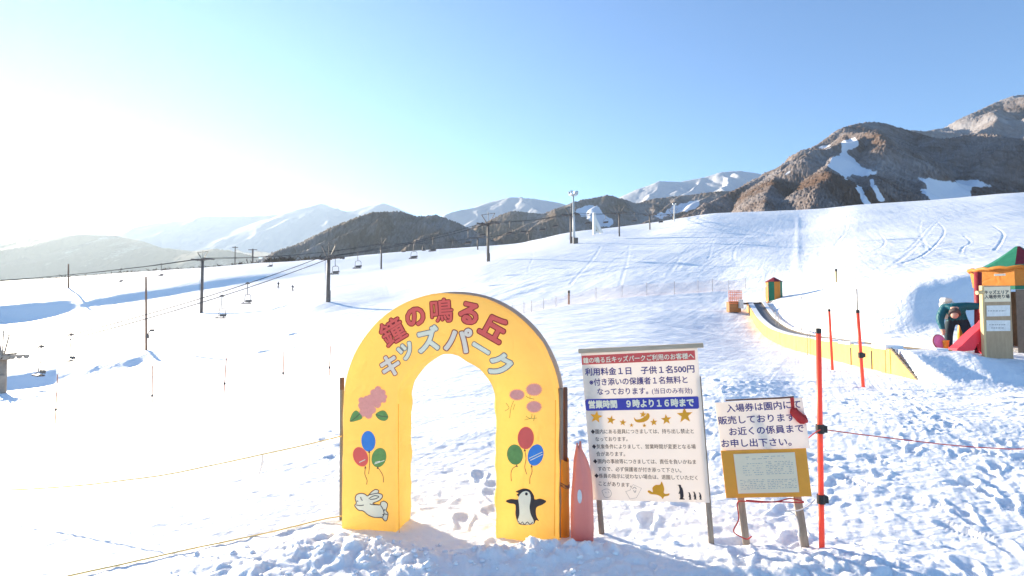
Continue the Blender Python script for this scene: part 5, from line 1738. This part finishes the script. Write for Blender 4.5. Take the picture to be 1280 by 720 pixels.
# ------------------------------------------------------------------ ski lifts
def lift_xy(Y, a, b):
    return a * Y + b
M['steel_glare'] = plain('glare_lightened_steel', (0.36, 0.30, 0.24), 0.6, 0.2, scale=2)  # lift steel in a lighter colour, painting in the sun glare at far left
def lift_tower(x, y, zb, zt, mast_r, half, label, group, dirn, frame_h=1.7, box=True, mat=None):
    o = thing('lift_tower', label, 'lift tower', loc=(x, y, zb), group=group, rz=math.atan2(dirn.y, dirn.x) - math.pi / 2)
    h = zt - zb
    mat = mat or M['steel']
    part('mast', MB().tube([Vector((0, 0, -1)), Vector((0, 0, h * .5)), Vector((0, 0, h))], [mast_r, mast_r * .95, mast_r * .85], 14), mat, o, smooth=True)
    if box:
        part('service_box', MB().bbox((mast_r * 1.1, -mast_r * .4, .75), (mast_r * 1.3, mast_r * 1.4, 1.5), .05), mat, o)
    arm = MB().tube([Vector((-half, 0, h - .15)), Vector((half, 0, h - .15))], .11, 8).box((0, 0, h - .15), (mast_r * 2.4, mast_r * 2.2, .3))
    part('crossarm', arm, mat, o)
    g = MB().tube([Vector((-.3, 0, h)), Vector((-half * .95, 0, h + frame_h))], .085, 6).tube([Vector((.3, 0, h)), Vector((half * .95, 0, h + frame_h))], .06, 6)
    g.tube([Vector((-half * .95, 0, h + frame_h)), Vector((half * .95, 0, h + frame_h))], .05, 6).tube([Vector((0, 0, h)), Vector((0, 0, h + frame_h + .4))], .05, 6)
    part('gantry', g, mat, o)
    for s in (-1, 1):
        sh = MB().bbox((s * half, 0, h + .05), (.14, 2.6, .16), .03)
        for k in range(6):
            yk = -1.1 + 2.2 * k / 5
            sh.tube([Vector((s * half - .10, yk, h - .05)), Vector((s * half + .10, yk, h - .05))], .17, 10)
        part('sheave_train', sh, mat, o)
    part('ladder', MB().tube([Vector((-.2, -mast_r - .1, .8)), Vector((-.2, -mast_r - .1, h))], .025, 5).tube([Vector((.2, -mast_r - .1, .8)), Vector((.2, -mast_r - .1, h))], .025, 5), mat, o)
    return o
L1D = Vector((.7, 1, 0)).normalized()
L1N = Vector((L1D.y, -L1D.x, 0))
l1 = []
spec1 = [(6, 46.0, None, 445, .36, 'glare-paled massive lift tower lowest on the slope, at the left edge', True), (410, 75, 378, 322, .26, 'dark lift tower left of the arch top', True), (610, 103, 327, 279, .24, 'dark lift tower on the ridge right of the arch top', True), (714, 128, 302, 268, .22, 'dark lift tower beside the tall floodlight mast', True),
         (775, 150, 291, 266, .20, 'lift tower right of the white ramp', False), (813.5, 167, 285, 268, .2, 'lift tower between the white ramp and the far light pole', False), (843, 186, 281, 268, .2, 'lift tower below the far light pole', False), (867, 203, 278, 270, .2, 'uppermost tiny lift tower on the skyline', False)]
for px, Y, base, top, mr_, lab, bx in spec1:
    x = (px - 640) / F_PX * Y
    zb = gz(x, Y)
    zt = P(px, top, Y).z
    lift_tower(x, Y, zb, zt, mr_, 1.6, lab, 'lift towers of the near chairlift', L1D, box=bx, mat=M['steel_glare'] if px < 50 else None)
    l1.append(Vector((x, Y, zt)))
l1 = [l1[0] - (l1[1] - l1[0]).normalized() * 40 - Vector((0, 0, 6))] + l1 + [l1[-1] + Vector((35, 50, 3))]
def cable_pts(towers, n, off, sag):
    out = []
    for a, b in zip(towers[:-1], towers[1:]):
        L = (b - a).length
        for k in range(8):
            f = k / 8
            p = a.lerp(b, f) + n * off
            p.z += .15 - sag * L * L / 900 * 4 * f * (1 - f)
            out.append(p)
    out.append(towers[-1] + n * off)
    return out
cabs = {}
for s, lab in ((-1, 'left hauling cable of the near chairlift'), (1, 'right hauling cable of the near chairlift')):
    pts = cable_pts(l1, L1N, s * 1.6, .45)
    cabs[s] = pts
    single('lift_cable', MB().tube(pts, .045, 5), M['cable'], lab, 'cable', 'chairlift cables')
chair_proto = []
def make_chair():
    o = thing('lift_chair', 'lift chair', 'lift chair', loc=(0, 0, 0))
    part('grip', MB().bbox((0, 0, 0), (.45, .3, .16), .03).box((0, 0, .1), (.3, .12, .12)), M['steel'], o)
    part('hanger', MB().tube([Vector((0, 0, 0)), Vector((0, 0, -.9)), Vector((.02, .02, -1.3))], .045, 6), M['steel'], o)
    fr = MB().tube([Vector((-.62, -.25, -2.3)), Vector((-.66, .05, -2.1)), Vector((-.62, .08, -1.5)), Vector((-.45, .02, -1.3)), Vector((.45, .02, -1.3)), Vector((.62, .08, -1.5)), Vector((.66, .05, -2.1)), Vector((.62, -.25, -2.3))], .036, 6)
    part('frame', fr, M['steel'], o)
    part('seat', MB().bbox((0, -.12, -2.32), (1.36, .52, .13), .04), M['chair'], o)
    part('backrest', MB().bbox((0, .16, -2.05), (1.30, .07, .26), .02, Matrix.Rotation(R(-10), 3, 'X')), M['chair'], o)
    return o
proto = make_chair()
first = True
def cable_at(pts, px):
    best = None
    for a, b in zip(pts[:-1], pts[1:]):
        pa_, pb2 = proj(a)[0], proj(b)[0]
        if min(pa_, pb2) <= px <= max(pa_, pb2) and a.y > 20:
            f = (px - pa_) / (pb2 - pa_)
            return a.lerp(b, f)
    return None
def put_chair(p, rz, label, group, scl=1.0):
    global first
    o = proto if first else copy_tree(proto)
    first = False
    o.location = p
    o.rotation_euler = (0, 0, rz)
    o.scale = (scl, scl, scl)
    o['label'] = label
    o['group'] = group
ANG = math.atan2(L1D.y, L1D.x) - math.pi / 2
ch1 = [(50, 1, 'empty lift chair nearest the left edge tower'), (88, -1, 'empty lift chair second from the left edge tower'), (277, 1, 'empty lift chair over the left slope, left of the pair before the two skiers'), (309, -1, 'empty lift chair over the left slope, right of the pair before the two skiers'),
       (419, 1, 'empty lift chair touching the dark tower left of the arch'), (447, -1, 'empty lift chair just right of the dark tower left of the arch'), (517, 1, 'empty lift chair above the arch lettering, left of its pair'), (541, -1, 'empty lift chair above the arch lettering, right of its pair'),
       (585, 1, 'empty lift chair just left of the ridge tower'), (603, -1, 'empty lift chair at the head of the ridge tower'), (637, 1, 'empty lift chair right of the ridge tower, first of the far row'), (654, -1, 'empty lift chair right of the ridge tower, second of the far row'), (678, 1, 'empty lift chair left of the floodlight mast, lower one'), (694, -1, 'empty lift chair left of the floodlight mast, closest to it'),
       (735, 1, 'empty lift chair between floodlight mast and white ramp'), (757, -1, 'empty lift chair above the white ramp'), (793, 1, 'empty lift chair past the white ramp tower'), (826, -1, 'tiny lift chair highest up the near lift')]
for px, s, lab in ch1:
    p = cable_at(cabs[s], px)
    if p:
        put_chair(p, ANG, lab, 'chairs of the near chairlift')
# far chairlift
L2D = Vector((.64, 1, 0)).normalized()
L2N = Vector((L2D.y, -L2D.x, 0))
l2 = []
spec2 = [(252, 118, 324, .30, 'grey lift tower standing left behind the two skiers'), (476, 161, 305, .24, 'lift tower seen over the arch, in front of the rounded hill'), (597, 200, 297, .24, 'short lift tower just left of the ridge tower'), (661, 229, 289, .22, 'far lift tower left of the floodlight mast')]
for px, Y, top, mr_, lab in spec2:
    x = (px - 640) / F_PX * Y
    zb = gz(x, Y)
    zt = P(px, top, Y).z
    lift_tower(x, Y, zb, zt, mr_, 2.1, lab, 'lift towers of the far chairlift', L2D, frame_h=1.5, box=False)
    l2.append(Vector((x, Y, zt)))
l2 = [l2[0] + Vector((-45, -60, -9.5))] + l2 + [l2[-1] + Vector((35, 50, 2))]
for s, lab in ((-1, 'left hauling cable of the far chairlift'), (1, 'right hauling cable of the far chairlift')):
    pts = cable_pts(l2, L2N, s * 2.1, .35)
    cabs[s * 2] = pts
    single('lift_cable', MB().tube(pts, .05, 5), M['cable'], lab, 'cable', 'chairlift cables')
for px, s, lab in ((150, 2, 'faint far lift chair near the foot of the left hills'), (201, -2, 'faint far lift chair left of the grey tower'), (338, 2, 'far lift chair over the skyline left of the rounded hill'), (505, -2, 'far lift chair just right of the tower before the rounded hill'), (530, 2, 'far lift chair over the snow crest under the rounded hill'), (566, -2, 'far lift chair left of the short tower'), (628, 2, 'far lift chair right of the short tower'), (645, -2, 'far lift chair left of the last far tower')):
    p = cable_at(cabs[s], px)
    if p:
        put_chair(p, ANG, lab, 'chairs of the far chairlift')

# ------------------------------------------------------------------ poles and masts on the slope
def plain_pole(px, top, base, w_px, label, name, cat, mat, Y=None):
    if Y is None:
        g = ground_px(px, base)
    else:
        g = P(px, base, Y)
        g.z = gz(g.x, g.y)
    t = P(px, top, g.y)
    r = w_px / 2 * g.y / F_PX
    o = thing(name, label, cat, loc=g)
    part('shaft', MB().tube([g - Vector((0, 0, .8)), g, t], [r * 1.1, r * 1.1, r * .8], 10), mat, o, frame=WORLD, smooth=True)
    return o, g, t, r
o, g, t, r = plain_pole(182.5, 346, 450, 2.6, 'tall bare wooden pole standing in the left hollow', 'wooden_pole', 'pole', M['wood_pole'], Y=73)
part('lamp_bracket', MB().tube([P(183, 421, 73), P(187, 414, 73), P(190, 412, 73)], .06, 6).bbox(P(190, 413, 73), (.5, .3, .3), .06), M['steel'], o, frame=WORLD)
part('step_bolts', MB().bbox(P(184.5, 420.5, 73), (.25, .3, .5), .04), M['steel'], o, frame=WORLD)
plain_pole(85.5, 330, 360, 2.0, 'pale wooden pole in the sun glare at far left', 'wooden_pole', 'pole', M['wood_pole'])
plain_pole(528.5, 307, 322, 1.6, 'small dark pole on the snow crest under the rounded hill', 'wooden_pole', 'pole', M['steel'], Y=215)
def tee_pole(px, top, Y, label, w=2.0, arms=5.5):
    g = P(px, 330, Y)
    g.z = gz(g.x, g.y)
    t = P(px, top, Y)
    k = Y / F_PX
    o = thing('utility_pole', label, 'utility pole', loc=g)
    part('shaft', MB().tube([g - Vector((0, 0, 1)), t], w / 2 * k, 8), M['steel'], o, frame=WORLD)
    part('crossarm', MB().box(t - Vector((0, 0, k * 1.2)), (arms * 2 * k, .3, .9 * k)), M['steel'], o, frame=WORLD)
    return o
tee_pole(316, 311, 262, 'dark T-topped pole on the far left skyline')
tee_pole(294, 308, 275, 'pale T-topped mast left of the dark T-topped pole', 1.2, 3.5)
# floodlight mast
g = P(717.5, 302, 127)
g.z = gz(g.x, g.y)
fm_ = thing('floodlight_mast', 'tall grey floodlight mast with lamp cluster on the ridge', 'light mast', loc=g)
tp = P(716.5, 243, 127)
part('mast', MB().tube([g - Vector((0, 0, 1)), g + Vector((0, 0, 3)), tp], [.32, .28, .19], 12), M['lamp_grey'], fm_, frame=WORLD, smooth=True)
part('base_block', MB().bbox(g + Vector((.35, -.2, .5)), (1.0, 1.0, 1.5), .05), M['steel'], fm_, frame=WORLD)
part('platform', MB().lathe([(.3, -.1), (.95, 0), (.95, .12), (.3, .14)], tp + Vector((0, 0, -.2)), 12), M['lamp_grey'], fm_, frame=WORLD)
for k in range(8):
    a = 2 * math.pi * k / 8 + .3
    c = tp + Vector((.95 * math.cos(a), .95 * math.sin(a), .25 + .22 * (k % 2)))
    part('floodlight', MB().bbox(c, (.42, .42, .46), .08, Matrix.Rotation(a, 3, 'Z') @ Matrix.Rotation(R(25), 3, 'Y')), M['floodlight'], fm_, frame=WORLD)
# far light pole
gY = 178
g = P(842.5, 281, gY)
g.z = gz(g.x, g.y)
tp = P(843, 256, gY)
fl2 = thing('light_pole', 'slim far light pole with small lamp head near the lift top', 'light pole', loc=g)
part('shaft', MB().tube([g - Vector((0, 0, 1)), tp], [.2, .14], 8), M['lamp_grey'], fl2, frame=WORLD)
for s in (-1, 0, 1):
    part('lamp_head', MB().bbox(tp + Vector((s * .45, 0, .1 + .15 * abs(s))), (.36, .36, .4), .06), M['floodlight'], fl2, frame=WORLD)
# white ramp
rY = 142
g = P(748, 290, rY)
rmp = thing('white_ramp', 'white triangular ramp structure on the skyline', 'ramp', loc=(g.x, rY, gz(g.x, rY)))
k = rY / F_PX
fr = MB()
A, B, C_ = P(742, 291, rY), P(743.5, 268.5, rY), P(754, 291, rY)
part('upright', MB().box((A + B) / 2, (.6, 1.2, (B - A).length + 1)), M['white_paint'], rmp, frame=WORLD)
fr.add([B, C_, C_ + Vector((-.7, 0, 0)), B + Vector((-.5, 0, -1.2)), B + Vector((0, 1.2, 0)), C_ + Vector((0, 1.2, 0)), C_ + Vector((-.7, 1.2, 0)), B + Vector((-.5, 1.2, -1.2))], [(0, 1, 2, 3), (7, 6, 5, 4), (0, 4, 5, 1), (1, 5, 6, 2), (2, 6, 7, 3), (3, 7, 4, 0)])
part('sloping_face', fr, M['white_paint'], rmp, frame=WORLD)
part('cladding', MB().add([P(743.5, 291, rY + .4), P(743.8, 272, rY + .4), P(752, 291, rY + .4), P(743.5, 291, rY + .6), P(743.8, 272, rY + .6), P(752, 291, rY + .6)], [(0, 1, 2), (5, 4, 3), (0, 3, 4, 1), (1, 4, 5, 2), (2, 5, 3, 0)]), M['white_paint'], rmp, frame=WORLD)
wd = MB()
for q in ((745.4, 288, 1.0), (746.2, 280, .8), (749, 285, .8)):
    wd.bbox(P(q[0], q[1], rY + .3), (q[2] * k, .2, q[2] * k * 1.4), .03)
part('opening', wd, M['tarp'], rmp, frame=WORLD)

# ------------------------------------------------------------------ far tree belt and brush on the skyline
def brush(name, label, spots, mat, seed, dens=26):
    """bare crowns: many thin upright twig fans spread through each crown's volume"""
    r = random.Random(seed)
    mb = MB()
    for (x, y, z, h, w_) in spots:
        mb.add(*(lambda m: (m.v, m.f))(MB().tube([Vector((x, y, z - 1)), Vector((x, y, z + h * .55))], [h * .022, h * .010], 4, cap=False)))
        for k in range(dens):
            a = r.uniform(0, 2 * math.pi)
            f = r.uniform(.18, .72)
            b = Vector((x, y, z + h * f))
            l = h * r.uniform(.22, .45) * (1.15 - f)
            tip = b + Vector((math.cos(a) * w_ * r.uniform(.35, 1) * (1 - abs(f - .4)), math.sin(a) * w_ * r.uniform(.35, 1), l))
            s_ = h * .012
            mb.add([b + Vector((-s_, 0, 0)), b + Vector((s_, 0, 0)), tip + Vector((s_ * .5, 0, 0)), tip + Vector((-s_ * .5, 0, 0))], [(0, 1, 2, 3)])
            for q in range(3):
                c = b.lerp(tip, r.uniform(.35, .95))
                e = c + Vector((r.uniform(-1, 1), r.uniform(-1, 1), r.uniform(.1, 1))) * h * .10
                d = Vector((r.uniform(-1, 1), 0, r.uniform(-1, 1))).normalized() * h * .018
                mb.add([c - d, c + d, e], [(0, 1, 2)])
    o = link(name, to_mesh(name, mb, mat, clean=False))
    o['kind'] = 'stuff'
    o['label'] = label
    return o
rt = random.Random(11)
spots = []
for k in range(420):
    px = rt.uniform(-20, 430)
    Y = rt.uniform(300, 420)
    x = (px - 640) / F_PX * Y
    zg = gz(x, Y)
    sky_y = np.interp(px, [-20, 0, 160, 320, 410, 440], [354, 353, 343, 333, 326, 324])
    lift = np.interp(px, [-20, 100, 200, 270, 330, 380, 430], [6, 7, 9, 9, 15, 15, 7]) * rt.uniform(.45, 1.1)
    zt = P(px, sky_y - lift, Y).z
    h = min(max(zt - zg, 6), 26)
    spots.append((x, Y, zt - h, h, h * .26))
brush('tree_belt', 'far belt of bare trees below the left hills', spots, M['twig'], 3, dens=22)
spots = []
for k in range(90):
    px = rt.uniform(1130, 1290)
    Y = rt.uniform(203, 214)
    x = (px - 640) / F_PX * Y
    zg = gz(x, Y)
    hh = np.interp(px, [1130, 1180, 1240, 1290], [.8, 2.2, 2.4, 1.2]) * rt.uniform(.5, 1.2)
    spots.append((x, Y, zg - .1, hh, hh * .6))
brush('brush', 'reddish bare brush along the right skyline', spots, M['red_twig'], 5, dens=20)

# ------------------------------------------------------------------ loose snow clods near the viewer
rc = random.Random(31)
mb = MB()
for k in range(520):
    if k < 300:
        x, y = rc.gauss(-.5, .75), rc.uniform(3.35, 3.95)
    else:
        y = rc.uniform(3.2, 9.0)
        x = rc.uniform(.1, .9) * y
    r_ = min(.008 * math.exp(rc.gauss(0, .6)), .03)
    bm = bmesh.new()
    bmesh.ops.create_icosphere(bm, subdivisions=1, radius=r_)
    sx, sy, sz = rc.uniform(.7, 1.5), rc.uniform(.7, 1.3), rc.uniform(.5, .9)
    a = rc.uniform(0, 6.28)
    z = gz(x, y) + r_ * .25
    for v in bm.verts:
        j = Vector((rc.uniform(-1, 1), rc.uniform(-1, 1), rc.uniform(-1, 1))) * r_ * .22
        c = v.co + j
        v.co = Vector((x + (c.x * math.cos(a) - c.y * math.sin(a)) * sx, y + (c.x * math.sin(a) + c.y * math.cos(a)) * sy, z + c.z * sz))
    bm.verts.index_update()
    mb.add([v.co for v in bm.verts], [tuple(v.index for v in f.verts) for f in bm.faces])
    bm.free()
o = link('snow_clods', to_mesh('snow_clods', mb, M['snow_ledge'], clean=False))
o['kind'] = 'stuff'
o['label'] = 'loose crumbs and clods of snow scattered on the trodden foreground'
